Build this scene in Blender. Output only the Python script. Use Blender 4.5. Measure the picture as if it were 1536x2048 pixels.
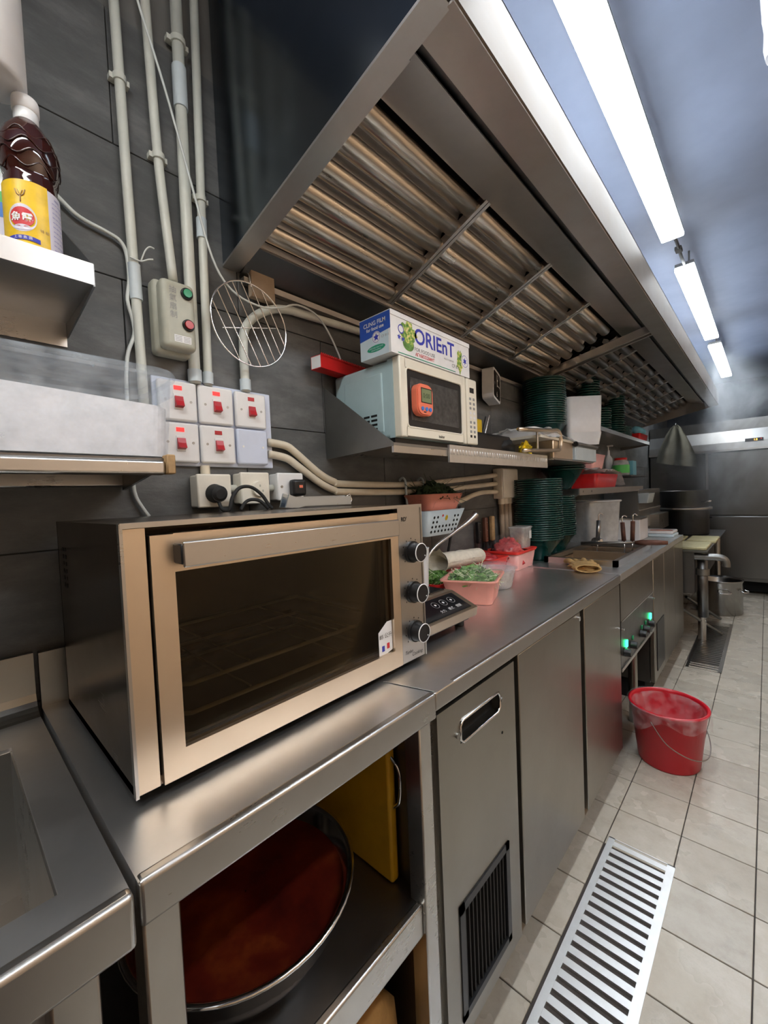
import bpy, bmesh, math, random
from mathutils import Vector, Matrix, noise
random.seed(7)
for o in list(bpy.data.objects): bpy.data.objects.remove(o)
S = bpy.context.scene
COL = S.collection
PI = math.pi
# ------------------------------------------------------------------ camera
cam = bpy.data.cameras.new('camera')
cam.sensor_fit = 'VERTICAL'; cam.sensor_height = 36.0; cam.sensor_width = 27.0
cam.lens = 828.0/2048.0*36.0
cam.clip_start = 0.02; cam.clip_end = 60
camo = bpy.data.objects.new('camera', cam); COL.objects.link(camo)
RX = Vector((0.73343869, 0.67844211, -0.04223732)); FW = Vector((-0.67972525, 0.73257601, -0.03613834))
UP = RX.cross(FW); 
M = Matrix((RX, UP, -FW)).transposed().to_4x4(); M.translation = (1.075, 0, 1.26)
camo.matrix_world = M
S.camera = camo
# ------------------------------------------------------------------ world, exposure
w = bpy.data.worlds.new('world'); S.world = w; w.use_nodes = True
w.node_tree.nodes['Background'].inputs[0].default_value = (0.02, 0.024, 0.03, 1)
w.node_tree.nodes['Background'].inputs[1].default_value = 1.0
S.view_settings.view_transform = 'Standard'; S.view_settings.look = 'None'
S.view_settings.gamma = 1.0; S.view_settings.use_curve_mapping = False
S.view_settings.exposure = 0.95
LED_COL = (0.86, 0.93, 1.0); LED_POWER = 22.0
FILL_COL = (0.96, 0.96, 0.93); FILL_POWER = 26.0

# ------------------------------------------------------------------ helpers: materials
def _nt(name):
    m = bpy.data.materials.new(name); m.use_nodes = True
    nt = m.node_tree; b = nt.nodes['Principled BSDF']
    return m, nt, b
def N(nt, t, **kw):
    n = nt.nodes.new(t)
    for k, v in kw.items():
        if k.startswith('i_'): n.inputs[k[2:].replace('_', ' ')].default_value = v
        else: setattr(n, k, v)
    return n
def c4(c): return (c[0], c[1], c[2], 1)
def noise_tex(nt, scale, detail=4, rough=.6, stretch=(1,1,1), world=False):
    if world:
        g = N(nt, 'ShaderNodeNewGeometry'); src = g.outputs['Position']
    else:
        g = N(nt, 'ShaderNodeTexCoord'); src = g.outputs['Object']
    mp = N(nt, 'ShaderNodeMapping'); mp.inputs['Scale'].default_value = stretch
    nt.links.new(src, mp.inputs['Vector'])
    t = N(nt, 'ShaderNodeTexNoise'); t.inputs['Scale'].default_value = scale
    t.inputs['Detail'].default_value = detail; t.inputs['Roughness'].default_value = rough
    nt.links.new(mp.outputs[0], t.inputs['Vector'])
    return t.outputs['Fac']
def ramp(nt, fac, stops):
    r = N(nt, 'ShaderNodeValToRGB'); nt.links.new(fac, r.inputs[0])
    e = r.color_ramp.elements
    while len(e) < len(stops): e.new(0.5)
    for i, (p, c) in enumerate(stops):
        e[i].position = p; e[i].color = c4(c) if len(c) == 3 else c
    return r.outputs[0]
def gray(v): return (v, v, v)
def bump(nt, b, h, strength=.2, dist=.01):
    n = N(nt, 'ShaderNodeBump'); n.inputs['Strength'].default_value = strength; n.inputs['Distance'].default_value = dist
    nt.links.new(h, n.inputs['Height']); nt.links.new(n.outputs[0], b.inputs['Normal'])
def plain(name, col, rough=.5, metal=0.0, var=.12, scale=14, bmp=0.0, spec=.5, emit=None, estr=0, trans=0.0, alpha=1.0, sss=0.0, ior=1.45, coat=0.0):
    m, nt, b = _nt(name)
    if var > 0:
        f = noise_tex(nt, scale)
        a = tuple(max(0, x*(1-var)) for x in col); z = tuple(min(1, x*(1+var)) for x in col)
        nt.links.new(ramp(nt, f, [(.3, a), (.7, z)]), b.inputs['Base Color'])
        if bmp > 0: bump(nt, b, f, bmp, .004)
    else: b.inputs['Base Color'].default_value = c4(col)
    b.inputs['Roughness'].default_value = rough; b.inputs['Metallic'].default_value = metal
    b.inputs['Specular IOR Level'].default_value = spec
    b.inputs['Transmission Weight'].default_value = trans; b.inputs['IOR'].default_value = ior
    b.inputs['Alpha'].default_value = alpha
    b.inputs['Coat Weight'].default_value = coat
    if sss: b.inputs['Subsurface Weight'].default_value = sss; b.inputs['Subsurface Radius'].default_value = (.02,.015,.01)
    if emit: b.inputs['Emission Color'].default_value = c4(emit); b.inputs['Emission Strength'].default_value = estr
    return m
def steel(name, col=(.56,.55,.53), rough=.3, stretch=(1,1,40), dirt=.35, dirtcol=(.22,.18,.14), dscale=5, bmp=0):
    m, nt, b = _nt(name)
    d = noise_tex(nt, dscale, 6, .65)
    nt.links.new(ramp(nt, d, [(.35, col), (.8, tuple(col[i]*(1-dirt)+dirtcol[i]*dirt for i in range(3)))]), b.inputs['Base Color'])
    s = noise_tex(nt, 22, 2, .5, stretch)
    mx = N(nt, 'ShaderNodeMath', operation='MULTIPLY_ADD'); nt.links.new(s, mx.inputs[0]); mx.inputs[1].default_value = .04; mx.inputs[2].default_value = rough-.02
    ad = N(nt, 'ShaderNodeMath', operation='MULTIPLY_ADD'); nt.links.new(d, ad.inputs[0]); ad.inputs[1].default_value = .18
    nt.links.new(mx.outputs[0], ad.inputs[2]); 
    sb = N(nt, 'ShaderNodeMath', operation='SUBTRACT'); nt.links.new(ad.outputs[0], sb.inputs[0]); sb.inputs[1].default_value = .09; sb.use_clamp = True
    nt.links.new(sb.outputs[0], b.inputs['Roughness'])
    b.inputs['Metallic'].default_value = 1.0
    if bmp: bump(nt, b, s, bmp, .002)
    return m
def thin_film(name, tint=(1,1,1), op=.25, rough=.15, white=(.85,.87,.9), spread=.2):
    """clear plastic sheet: mostly lets light through, with a milky share and a gloss"""
    m, nt, b = _nt(name)
    b.inputs['Base Color'].default_value = c4(white); b.inputs['Roughness'].default_value = rough
    tr = N(nt, 'ShaderNodeBsdfTransparent'); tr.inputs[0].default_value = c4(tint)
    mix = N(nt, 'ShaderNodeMixShader')
    f = noise_tex(nt, 22, 4)
    fr = ramp(nt, f, [(.3, gray(max(0, op-.12))), (.75, gray(min(1, op+spread)))])
    nt.links.new(fr, mix.inputs[0]); nt.links.new(tr.outputs[0], mix.inputs[1]); nt.links.new(b.outputs[0], mix.inputs[2])
    nt.links.new(mix.outputs[0], nt.nodes['Material Output'].inputs[0])
    bump(nt, b, noise_tex(nt, 40, 2), .3, .004)
    return m
def dark_glass(name, tint=(.50,.46,.37)):
    m, nt, b = _nt(name)
    gl = N(nt, 'ShaderNodeBsdfGlossy'); gl.inputs['Roughness'].default_value = .06; gl.inputs[0].default_value = (.75,.72,.66,1)
    tr = N(nt, 'ShaderNodeBsdfTransparent'); tr.inputs[0].default_value = c4(tint)
    fr = N(nt, 'ShaderNodeFresnel'); fr.inputs[0].default_value = 1.4
    mix = N(nt, 'ShaderNodeMixShader')
    nt.links.new(fr.outputs[0], mix.inputs[0]); nt.links.new(tr.outputs[0], mix.inputs[1]); nt.links.new(gl.outputs[0], mix.inputs[2])
    nt.links.new(mix.outputs[0], nt.nodes['Material Output'].inputs[0])
    return m

MT = {}
MT['steel'] = steel('brushed_steel', (.54,.53,.51), .30, (20,1,20), .2)
MT['steel_top'] = steel('worktop_steel', (.80,.81,.82), .37, (20,1,20), .18, (.3,.26,.22), 7)
MT['steel_door'] = steel('door_steel', (.34,.325,.29), .34, (40,40,1), .25, (.2,.18,.14), 3)
MT['steel_warm'] = steel('warm_steel', (.74,.62,.48), .34, (20,1,20), .2, (.5,.4,.3), 8)
MT['steel_side'] = steel('oven_side_steel', (.17,.14,.11), .24, (1,1,30), .4, (.1,.07,.05), 9)
MT['steel_hood'] = steel('hood_steel', (.66,.63,.60), .38, (20,1,20), .25, (.3,.25,.2), 6)
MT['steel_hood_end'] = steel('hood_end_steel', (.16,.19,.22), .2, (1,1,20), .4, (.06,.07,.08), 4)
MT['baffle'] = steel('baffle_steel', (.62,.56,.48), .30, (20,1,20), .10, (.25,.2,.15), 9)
MT['fascia'] = steel('fascia_steel', (.25,.215,.18), .5, (20,1,20), .25, (.3,.22,.15), 6)
MT['steel_dark'] = steel('dark_steel', (.20,.20,.20), .36, (1,1,20), .4, (.08,.07,.06), 6)
MT['steel_fridge'] = steel('fridge_steel', (.20,.20,.195), .32, (30,1,1), .3, (.15,.14,.12), 2)
MT['fridge_panel'] = steel('fridge_panel_steel', (.36,.36,.35), .46, (1,20,20), .2, (.2,.2,.2), 4)
MT['baffle_dark'] = steel('greasy_baffle_steel', (.20,.19,.18), .38, (20,1,20), .3, (.1,.09,.08), 9)  # darker copy of the baffle steel, for the far hood section
MT['pot_steel'] = steel('pot_steel', (.36,.355,.34), .22, (1,1,20), .3, (.15,.14,.12), 6)
MT['chrome'] = plain('chrome', (.75,.75,.76), .12, 1.0, 0)
MT['tong_steel'] = steel('tong_steel', (.50,.58,.66), .3, (20,1,20), .1)
MT['rack_wire'] = plain('rack_wire', (.88,.86,.78), .4, .2, 0)
MT['sheet'] = steel('satin_sheet_steel', (.30,.30,.29), .42, (1,1,10), .4, (.15,.14,.13), 5)
MT['alu'] = steel('grate_aluminium', (.75,.75,.74), .42, (20,1,1), .35, (.5,.48,.45), 20)
MT['black'] = plain('black_plastic', (.012,.012,.013), .35, 0, .3)
MT['void'] = plain('dark_cavity', (.006,.006,.006), .9, 0, 0)
MT['rubber'] = plain('black_rubber', (.02,.02,.02), .7)
MT['pvc'] = plain('white_conduit_pvc', (.66,.68,.62), .42, 0, .1, 9)
MT['pvc_cream'] = plain('cream_conduit_pvc', (.68,.61,.48), .45, 0, .14, 9)
MT['pvc_blue'] = plain('pale_coupling_pvc', (.62,.70,.74), .4, 0, .05)
MT['cable'] = plain('white_cable', (.66,.70,.68), .45, 0, .08)
MT['switch'] = plain('white_switch_plastic', (.80,.80,.80), .3, 0, .04)
MT['switch_blue'] = plain('bluish_white_plate', (.62,.68,.82), .3, 0, .04)
MT['box_grey'] = plain('grey_beige_enclosure', (.44,.44,.36), .45, 0, .1)
MT['ivory'] = plain('ivory_plastic', (.78,.74,.64), .35, 0, .06)
MT['red_rocker'] = plain('red_rocker', (.48,.02,.03), .3, 0, .1)
MT['red_lamp'] = plain('red_neon', (.7,.02,.02), .3, 0, 0, emit=(1,.03,.03), estr=.7)
MT['green_lamp'] = plain('green_indicator', (.02,.6,.2), .3, 0, 0, emit=(.02,1,.3), estr=5)
MT['green_btn'] = plain('green_button', (.03,.30,.13), .25, 0, .05)
MT['red_btn'] = plain('red_button', (.45,.03,.03), .25, 0, .05)
MT['mw_blue'] = plain('pale_blue_enamel', (.40,.54,.57), .35, 0, .08, 6)
MT['mw_cream'] = plain('cream_plastic', (.80,.76,.64), .32, 0, .05, 8)
MT['mw_win'] = plain('speckled_window', (.05,.05,.05), .28, 0, .6, 60)
MT['orange'] = plain('orange_plastic', (.85,.21,.12), .35, 0, .05)
MT['blue_btn'] = plain('blue_button', (.06,.22,.65), .35, 0, .05)
MT['lcd'] = plain('lcd_green', (.20,.24,.12), .3, 0, .1)
MT['blue_card'] = plain('blue_card', (.03,.10,.48), .4, 0, .08)
MT['white_card'] = plain('white_card', (.80,.80,.80), .45, 0, .06)
MT['pale_blue'] = plain('pale_blue_card', (.60,.72,.78), .5, 0, .06)
MT['ink_blue'] = plain('blue_ink', (.04,.05,.42), .5, 0, .1)
MT['ink_red'] = plain('red_ink', (.6,.03,.04), .5, 0, .1)
MT['ink_green'] = plain('green_ink', (.02,.30,.17), .5, 0, .1)
MT['ink_black'] = plain('black_ink', (.015,.015,.015), .5, 0, 0)
MT['ink_white'] = plain('white_ink', (.82,.82,.82), .5, 0, 0)
MT['ink_grey'] = plain('grey_ink', (.28,.28,.28), .5, 0, .1)
MT['green_bowl'] = plain('green_glaze', (.005,.048,.042), .2, 0, .15, 6, coat=.3)
MT['bowl_in'] = plain('pale_glaze', (.55,.54,.50), .3, 0, .08)
MT['blue_cup'] = plain('light_blue_plastic', (.18,.48,.62), .35, 0, .08)
MT['red_plastic'] = plain('red_plastic', (.62,.02,.02), .3, 0, .08)
MT['red_bright'] = plain('bright_red_plastic', (.85,.05,.04), .3, 0, .06)
MT['red_bucket'] = plain('red_bucket_plastic', (.52,.008,.02), .28, 0, .12, 5)
MT['pink'] = plain('salmon_plastic', (.88,.38,.30), .38, 0, .06)
MT['pink_pale'] = plain('pale_pink_plastic', (.85,.45,.42), .35, 0, .1)
MT['terracotta'] = plain('dull_pink_plastic', (.55,.20,.15), .45, 0, .12)
MT['basket_blue'] = plain('grey_blue_plastic', (.48,.56,.60), .4, 0, .06)
MT['white_plastic'] = plain('white_plastic', (.76,.76,.77), .35, 0, .05)
MT['milk'] = plain('milky_plastic', (.74,.76,.78), .3, 0, .1, 5, sss=.2)
MT['flour'] = plain('white_flour', (.93,.93,.95), .8, 0, .03, 6)
MT['clear'] = thin_film('clear_plastic', (.97,.98,1.0), .16, .12, (.72,.80,.86))
MT['cloudy'] = thin_film('cloudy_plastic', (.95,.95,.95), .42, .25, (.78,.78,.77))
MT['crate_plastic'] = thin_film('steamed_crate_plastic', (.97,.98,1.0), .66, .3, (.80,.82,.82))
MT['film'] = thin_film('cling_film', (1,1,1), .05, .06, (.9,.9,.92), .07)
MT['liner'] = thin_film('bucket_liner_film', (1,1,1), .12, .1, (.9,.85,.86), .16)
MT['bagfilm'] = thin_film('white_bag_film', (1,1,1), .62, .25, (.82,.83,.84))
MT['glass_dark'] = dark_glass('tinted_oven_glass')
MT['cardboard'] = plain('cardboard', (.36,.27,.19), .8, 0, .15)
MT['wood'] = plain('wood', (.42,.27,.13), .65, 0, .3, 30)
MT['wood_dark'] = plain('dark_wood', (.13,.05,.03), .5, 0, .3, 30)
MT['board'] = plain('yellow_board', (.46,.26,.008), .5, 0, .12)
MT['stone_board'] = plain('pale_yellow_board', (.46,.42,.24), .6, 0, .2)
MT['glove'] = plain('tan_cotton', (.55,.36,.15), .9, 0, .25, 40, .5)
MT['towel'] = plain('cream_towel', (.78,.73,.62), .95, 0, .08, 60, .6)
MT['rag'] = plain('grey_rag', (.20,.20,.16), .95, 0, .2, 30, .5)
MT['gold'] = plain('gold_foil', (.85,.62,.03), .3, .6, .15)
MT['ceramic'] = plain('ceramic_wall_tile', (.82,.56,.36), .4, 0, .08)
MT['brownwall'] = plain('brown_wall_paint', (.16,.10,.065), .6, 0, .15, 3)
MT['bolt'] = plain('screw_head', (.35,.34,.32), .4, 1.0, 0)
MT['marble'] = plain('black_ceramic_glass', (.012,.013,.016), .08, 0, 0)
MT['mud'] = plain('preserved_food', (.42,.26,.12), .55, 0, .4, 60)
MT['mush'] = plain('beige_food', (.46,.34,.24), .55, 0, .45, 50)
MT['leaf_dark'] = plain('dark_leaf', (.03,.055,.025), .6, 0, .4, 40)
MT['leaf'] = plain('green_leaf', (.13,.28,.06), .5, 0, .45, 40)
MT['leaf_pale'] = plain('pale_stem', (.55,.62,.38), .5, 0, .3, 40)
MT['brown_bag'] = plain('brown_sack', (.32,.17,.05), .8, 0, .3, 20)
def meat_mat():
    m, nt, b = _nt('raw_meat')
    f = noise_tex(nt, 26, 5, .6, (1,1,2.2))
    nt.links.new(ramp(nt, f, [(.32, (.20,.01,.02)), (.46, (.60,.05,.06)), (.58, (.68,.10,.10)), (.7, (.82,.42,.38))]), b.inputs['Base Color'])
    b.inputs['Roughness'].default_value = .16
    bump(nt, b, f, .5, .006); return m
MT['meat'] = meat_mat()
MT['water'] = plain('cloudy_water', (.30,.25,.18), .08, 0, .2, 6)
def sauce_mat():
    m, nt, b = _nt('red_broth')
    f = noise_tex(nt, 7, 5, .6)
    nt.links.new(ramp(nt, f, [(.36, (.035,.003,.002)), (.52, (.085,.008,.003)), (.66, (.17,.032,.006)), (.8, (.20,.05,.008))]), b.inputs['Base Color'])
    b.inputs['Roughness'].default_value = .3; b.inputs['Specular IOR Level'].default_value = .4
    bump(nt, b, noise_tex(nt, 30, 3), .15, .004); return m
MT['sauce'] = sauce_mat()
def bottle_mat():
    m, nt, b = _nt('dark_sauce_bottle')
    b.inputs['Base Color'].default_value = (.035,.008,.006,1); b.inputs['Roughness'].default_value = .06
    b.inputs['Coat Weight'].default_value = .8; b.inputs['Coat Roughness'].default_value = .03
    return m
MT['soy'] = bottle_mat()
MT['label_yellow'] = plain('yellow_label', (.80,.52,.02), .35, 0, .18, 30)
MT['label_white'] = plain('lilac_white_label', (.66,.64,.74), .35, 0, .06)
MT['label_green'] = plain('green_label', (.10,.55,.12), .4, 0, .1)
def floor_tile_mat():
    m, nt, b = _nt('floor_tile')
    oi = N(nt, 'ShaderNodeObjectInfo')
    f = noise_tex(nt, 16, 6, .65, world=True)
    base = ramp(nt, f, [(.3, (.42,.375,.305)), (.55, (.47,.43,.36)), (.8, (.50,.46,.39))])
    hs = N(nt, 'ShaderNodeHueSaturation'); nt.links.new(base, hs.inputs['Color'])
    mm = N(nt, 'ShaderNodeMath', operation='MULTIPLY_ADD'); nt.links.new(oi.outputs['Random'], mm.inputs[0]); mm.inputs[1].default_value = .16; mm.inputs[2].default_value = .92
    nt.links.new(mm.outputs[0], hs.inputs['Value'])
    g = noise_tex(nt, 9, 8, .7, world=True)
    stain = ramp(nt, g, [(.34, gray(.72)), (.46, gray(1))])
    mul = N(nt, 'ShaderNodeMix', data_type='RGBA', blend_type='MULTIPLY'); mul.inputs[0].default_value = .4
    nt.links.new(hs.outputs[0], mul.inputs[6]); nt.links.new(stain, mul.inputs[7])
    nt.links.new(mul.outputs[2], b.inputs['Base Color'])
    wet = noise_tex(nt, 3.2, 4, .6, world=True)
    nt.links.new(ramp(nt, wet, [(.44, gray(.42)), (.56, gray(.10))]), b.inputs['Roughness'])
    bump(nt, b, noise_tex(nt, 34, 5, .7, (1.6,.8,1), world=True), .32, .006)
    return m
MT['ftile'] = floor_tile_mat()
MT['grout'] = plain('dark_grout', (.055,.045,.04), .8, 0, .2)
def wall_tile_mat():
    m, nt, b = _nt('slate_wall_tile')
    f = noise_tex(nt, 6, 8, .7, (1,.55,1.6), world=True)
    oi = N(nt, 'ShaderNodeObjectInfo')
    base = ramp(nt, f, [(.28, (.052,.056,.058)), (.5, (.092,.096,.097)), (.72, (.17,.174,.172))])
    hs = N(nt, 'ShaderNodeHueSaturation'); nt.links.new(base, hs.inputs['Color'])
    mm = N(nt, 'ShaderNodeMath', operation='MULTIPLY_ADD'); nt.links.new(oi.outputs['Random'], mm.inputs[0]); mm.inputs[1].default_value = .24; mm.inputs[2].default_value = .88
    nt.links.new(mm.outputs[0], hs.inputs['Value']); nt.links.new(hs.outputs[0], b.inputs['Base Color'])
    b.inputs['Roughness'].default_value = .5
    bump(nt, b, noise_tex(nt, 30, 6, .7, (1,.5,1.5), world=True), .25, .004)
    return m
MT['wtile'] = wall_tile_mat()
MT['wgrout'] = plain('light_wall_grout', (.16,.16,.155), .8, 0, .1)
MT['ceil'] = plain('ceiling_paint', (.17,.205,.29), .55, 0, .15, 2)
MT['backwall'] = plain('back_wall_paint', (.022,.027,.04), .6, 0, .15, 3)

# ------------------------------------------------------------------ helpers: geometry
class G:
    def __init__(s): s.bm = bmesh.new()
    def _faces(s, vs, fs, mi=0, smooth=False):
        bv = [s.bm.verts.new(v) for v in vs]
        for f in fs:
            try:
                q = s.bm.faces.new([bv[i] for i in f]); q.material_index = mi; q.smooth = smooth
            except ValueError: pass
        return s
    def box(s, a, b, mi=0, mat=None):
        x0,y0,z0 = a; x1,y1,z1 = b
        vs = [Vector(v) for v in ((x0,y0,z0),(x1,y0,z0),(x1,y1,z0),(x0,y1,z0),(x0,y0,z1),(x1,y0,z1),(x1,y1,z1),(x0,y1,z1))]
        if mat is not None: vs = [mat @ v for v in vs]
        return s._faces(vs, [(0,3,2,1),(4,5,6,7),(0,1,5,4),(1,2,6,5),(2,3,7,6),(3,0,4,7)], mi)
    def rbox(s, a, b, r=.004, seg=2, mi=0, mat=None, smooth=True):
        t = bmesh.new()
        G.box(_wrap(t), a, b)
        bmesh.ops.bevel(t, geom=t.edges[:]+t.verts[:], offset=r, segments=seg, profile=.5, affect='EDGES')
        return s.join(t, mi, mat, smooth, True)
    def join(s, t, mi=0, mat=None, smooth=False, flatax=False):
        t.verts.index_update()
        vs = [(mat @ v.co) if mat is not None else v.co.copy() for v in t.verts]
        t.normal_update()
        flat = [[v.index for v in f.verts] for f in t.faces if not smooth or (flatax and max(abs(c) for c in f.normal) > .999)]
        rnd = [[v.index for v in f.verts] for f in t.faces if smooth and not (flatax and max(abs(c) for c in f.normal) > .999)]
        t.free()
        bv = [s.bm.verts.new(v) for v in vs]
        for fs, sm in ((flat, False), (rnd, True)):
            for f in fs:
                try:
                    q = s.bm.faces.new([bv[i] for i in f]); q.material_index = mi; q.smooth = sm
                except ValueError: pass
        return s
    def cyl(s, p0, p1, r0, r1=None, n=20, mi=0, caps=True, smooth=True):
        r1 = r0 if r1 is None else r1
        p0 = Vector(p0); p1 = Vector(p1); d = (p1-p0).normalized()
        u = d.orthogonal().normalized(); v = d.cross(u)
        vs = []
        for p, r in ((p0, r0), (p1, r1)):
            for i in range(n):
                a = 2*PI*i/n; vs.append(p + (u*math.cos(a)+v*math.sin(a))*r)
        s._faces(vs, [(i, (i+1)%n, n+(i+1)%n, n+i) for i in range(n)], mi, smooth)
        if caps:
            s._faces(vs[:n], [tuple(reversed(range(n)))], mi); s._faces(vs[n:], [tuple(range(n))], mi)
        return s
    def tube(s, pts, r, n=10, mi=0, closed=False):
        pts = [Vector(p) for p in pts]; m = len(pts)
        rs = r if isinstance(r, (list, tuple)) else [r]*m
        vs = []; pu = None
        for i, p in enumerate(pts):
            if closed: d = pts[(i+1)%m]-pts[i-1]
            else: d = pts[min(i+1, m-1)]-pts[max(i-1, 0)]
            d.normalize()
            if pu is None: u = d.orthogonal().normalized()
            else:
                u = pu - d*pu.dot(d)
                u = u.normalized() if u.length > 1e-6 else d.orthogonal().normalized()
            pu = u; v = d.cross(u)
            for k in range(n):
                a = 2*PI*k/n; vs.append(p+(u*math.cos(a)+v*math.sin(a))*rs[i])
        fs = []
        for i in range(m if closed else m-1):
            j = (i+1) % m
            for k in range(n): fs.append((i*n+k, i*n+(k+1)%n, j*n+(k+1)%n, j*n+k))
        if not closed: fs += [tuple(reversed(range(n))), tuple(range((m-1)*n, m*n))]
        return s._faces(vs, fs, mi, True)
    def lathe(s, prof, c=(0,0,0), n=32, mis=None, smooth=True, a0=0, a1=2*PI, mat=None):
        c = Vector(c); full = abs(a1-a0-2*PI) < 1e-6; k = n if full else n+1
        vs = []
        for r, z in prof:
            for i in range(k):
                a = a0+(a1-a0)*i/n
                q = Vector((r*math.cos(a), r*math.sin(a), z))
                vs.append((mat @ q if mat is not None else q) + c)
        bv = [s.bm.verts.new(v) for v in vs]
        for j in range(len(prof)-1):
            if prof[j] == prof[j+1]: continue
            for i in range(n):
                i2 = (i+1) % k
                try:
                    F = s.bm.faces.new((bv[j*k+i], bv[j*k+i2], bv[(j+1)*k+i2], bv[(j+1)*k+i]))
                    F.material_index = mis[j] if mis else 0; F.smooth = smooth
                except ValueError: pass
        return s
    def prism(s, poly, axis, a, b, mi=0):
        def P(p, t):
            if axis == 'y': return (p[0], t, p[1])
            if axis == 'x': return (t, p[0], p[1])
            return (p[0], p[1], t)
        n = len(poly)
        vs = [P(p, a) for p in poly]+[P(p, b) for p in poly]
        return s._faces(vs, [tuple(range(n)), tuple(reversed(range(n, 2*n)))]+[(i, n+i, n+(i+1)%n, (i+1)%n) for i in range(n)], mi)
    def grid(s, fn, nu, nv, mi=0, smooth=True):
        vs = [fn(i/nu, j/nv) for j in range(nv+1) for i in range(nu+1)]
        return s._faces(vs, [(j*(nu+1)+i, j*(nu+1)+i+1, (j+1)*(nu+1)+i+1, (j+1)*(nu+1)+i) for j in range(nv) for i in range(nu)], mi, smooth)
    def blob(s, c, rad, sub=3, amp=.15, freq=8, mi=0, seed=0, smooth=True, flat=None):
        t = bmesh.new(); bmesh.ops.create_icosphere(t, subdivisions=sub, radius=1)
        for v in t.verts:
            d = v.co.normalized()
            k = 1+amp*noise.fractal(d*freq*.3+Vector((seed*3.1, seed, 0)), 1, 2, 4)
            v.co = Vector((d.x*rad[0], d.y*rad[1], d.z*rad[2]))*k+Vector(c)
            if flat is not None and v.co.z < flat: v.co.z = flat
        return s.join(t, mi, None, smooth)
    def quadloop(s, pts, mi=0): return s._faces(pts, [tuple(range(len(pts)))], mi)
def _wrap(t):
    g = G.__new__(G); g.bm = t; return g
ORIG = {}
def root_of(o):
    while o.parent: o = o.parent
    return o
def obj(name, g, m, parent=None, fix=True):
    """one mesh object; with a parent whose coordinates are world ones, shifted into its frame"""
    me = bpy.data.meshes.new(name)
    if fix: bmesh.ops.recalc_face_normals(g.bm, faces=g.bm.faces[:])
    sh = ORIG.get(root_of(parent)) if parent is not None else None
    if sh is not None:
        for v in g.bm.verts: v.co -= sh
    g.bm.to_mesh(me); g.bm.free()
    for mm in (m if isinstance(m, (list, tuple)) else [m]): me.materials.append(MT[mm] if isinstance(mm, str) else mm)
    o = bpy.data.objects.new(name, me); COL.objects.link(o)
    if parent is not None: o.parent = parent
    return o
def tag(o, label, cat, group=None, kind=None):
    o['label'] = label; o['category'] = cat
    if group: o['group'] = group
    if kind: o['kind'] = kind
    return o
def thing(name, label, cat, loc=(0,0,0), rotz=0, group=None, world=True):
    o = bpy.data.objects.new(name, None); COL.objects.link(o)
    o.location = loc; o.rotation_euler = (0,0,rotz); o.empty_display_size = .05
    if world: ORIG[o] = Vector(loc)
    return tag(o, label, cat, group)
def single(name, g, m, label, cat, group=None, loc=None, kind=None):
    """a thing that is one mesh; its origin goes to loc (given in the mesh's own coordinates)"""
    if loc is not None:
        L = Vector(loc)
        for v in g.bm.verts: v.co -= L
    o = obj(name, g, m)
    if loc is not None: o.location = loc
    return tag(o, label, cat, group, kind)
def struct(name, g, m):
    o = obj(name, g, m); o['kind'] = 'structure'; return o
def copy_tree(o, parent=None):
    c = o.copy(); COL.objects.link(c); c.parent = parent
    for ch in list(o.children): copy_tree(ch, c)
    return c
def smooth_path(pts, n=8):
    pts = [Vector(p) for p in pts]; out = []
    for i in range(len(pts)-1):
        p0 = pts[max(i-1,0)]; p1 = pts[i]; p2 = pts[i+1]; p3 = pts[min(i+2,len(pts)-1)]
        for k in range(n):
            t = k/n
            out.append(.5*((2*p1)+(p2-p0)*t+(2*p0-5*p1+4*p2-p3)*t*t+(3*p1-p0-3*p2+p3)*t**3))
    out.append(pts[-1]); return out
def text_g(g, s, size, fn, mi=0, align='CENTER', shear=0, bold=0.0):
    """lettering as flat geometry; fn maps text-plane (x, y) to a point"""
    cu = bpy.data.curves.new('t', 'FONT'); cu.body = s; cu.size = size; cu.align_x = align; cu.align_y = 'CENTER'
    cu.shear = shear; cu.offset = bold; cu.resolution_u = 3
    o = bpy.data.objects.new('t', cu); COL.objects.link(o)
    dg = bpy.context.evaluated_depsgraph_get(); dg.update()
    me = bpy.data.meshes.new_from_object(o.evaluated_get(dg))
    vs = [fn(v.co.x, v.co.y) for v in me.vertices]; fs = [tuple(p.vertices) for p in me.polygons]
    g._faces(vs, fs, mi)
    bpy.data.objects.remove(o); bpy.data.curves.remove(cu); bpy.data.meshes.remove(me)
    return g
def on_x(x, y, z):                      # lettering on a face that looks towards +X (reads along +Y)
    return lambda u, v: Vector((x, y+u, z+v))
def on_my(x, y, z):                     # lettering on a face that looks towards -Y (reads along +X)
    return lambda u, v: Vector((x+u, y, z+v))

# ================================================================== THE ROOM
YB, YF = 7.4, -2.2          # end walls
XR = 2.15                   # opposite wall
ZC = 2.62                   # ceiling
fl = struct('floor', G().box((-.1,YF,-.06),(XR,YB,-.006)), 'grout')
TW, TL = .2, .2055
g = G().rbox((.0016,.0020,-.006),(TW-.0016,TL-.0020,0), .0012, 1, smooth=False)
proto = obj('tile', g, 'ftile', fl); first = True
for ix in range(-1, 6):
    x = .44 + ix*TW
    for iy in range(-6, 29):
        y = 1.338 + iy*TL
        if abs(x-.64) < .01 and (y+TL*.5 < 1.56 or 3.5 < y+TL*.5 < 4.72): continue
        if x < .3 and y < 1.9: continue
        t = proto if first else proto.copy()
        if not first: COL.objects.link(t)
        first = False
        t.location = (x, y, 0)
wl = struct('wall_left', G().box((-.12,YF,-.06),(-.0085,YB,ZC)), 'wgrout')
TWY = .571
g = G().rbox((-.009,.0012,.0012),(0,TWY-.0012,.2988), .001, 1, smooth=False)
wproto = obj('tile', g, 'wtile', wl); first = True
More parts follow.
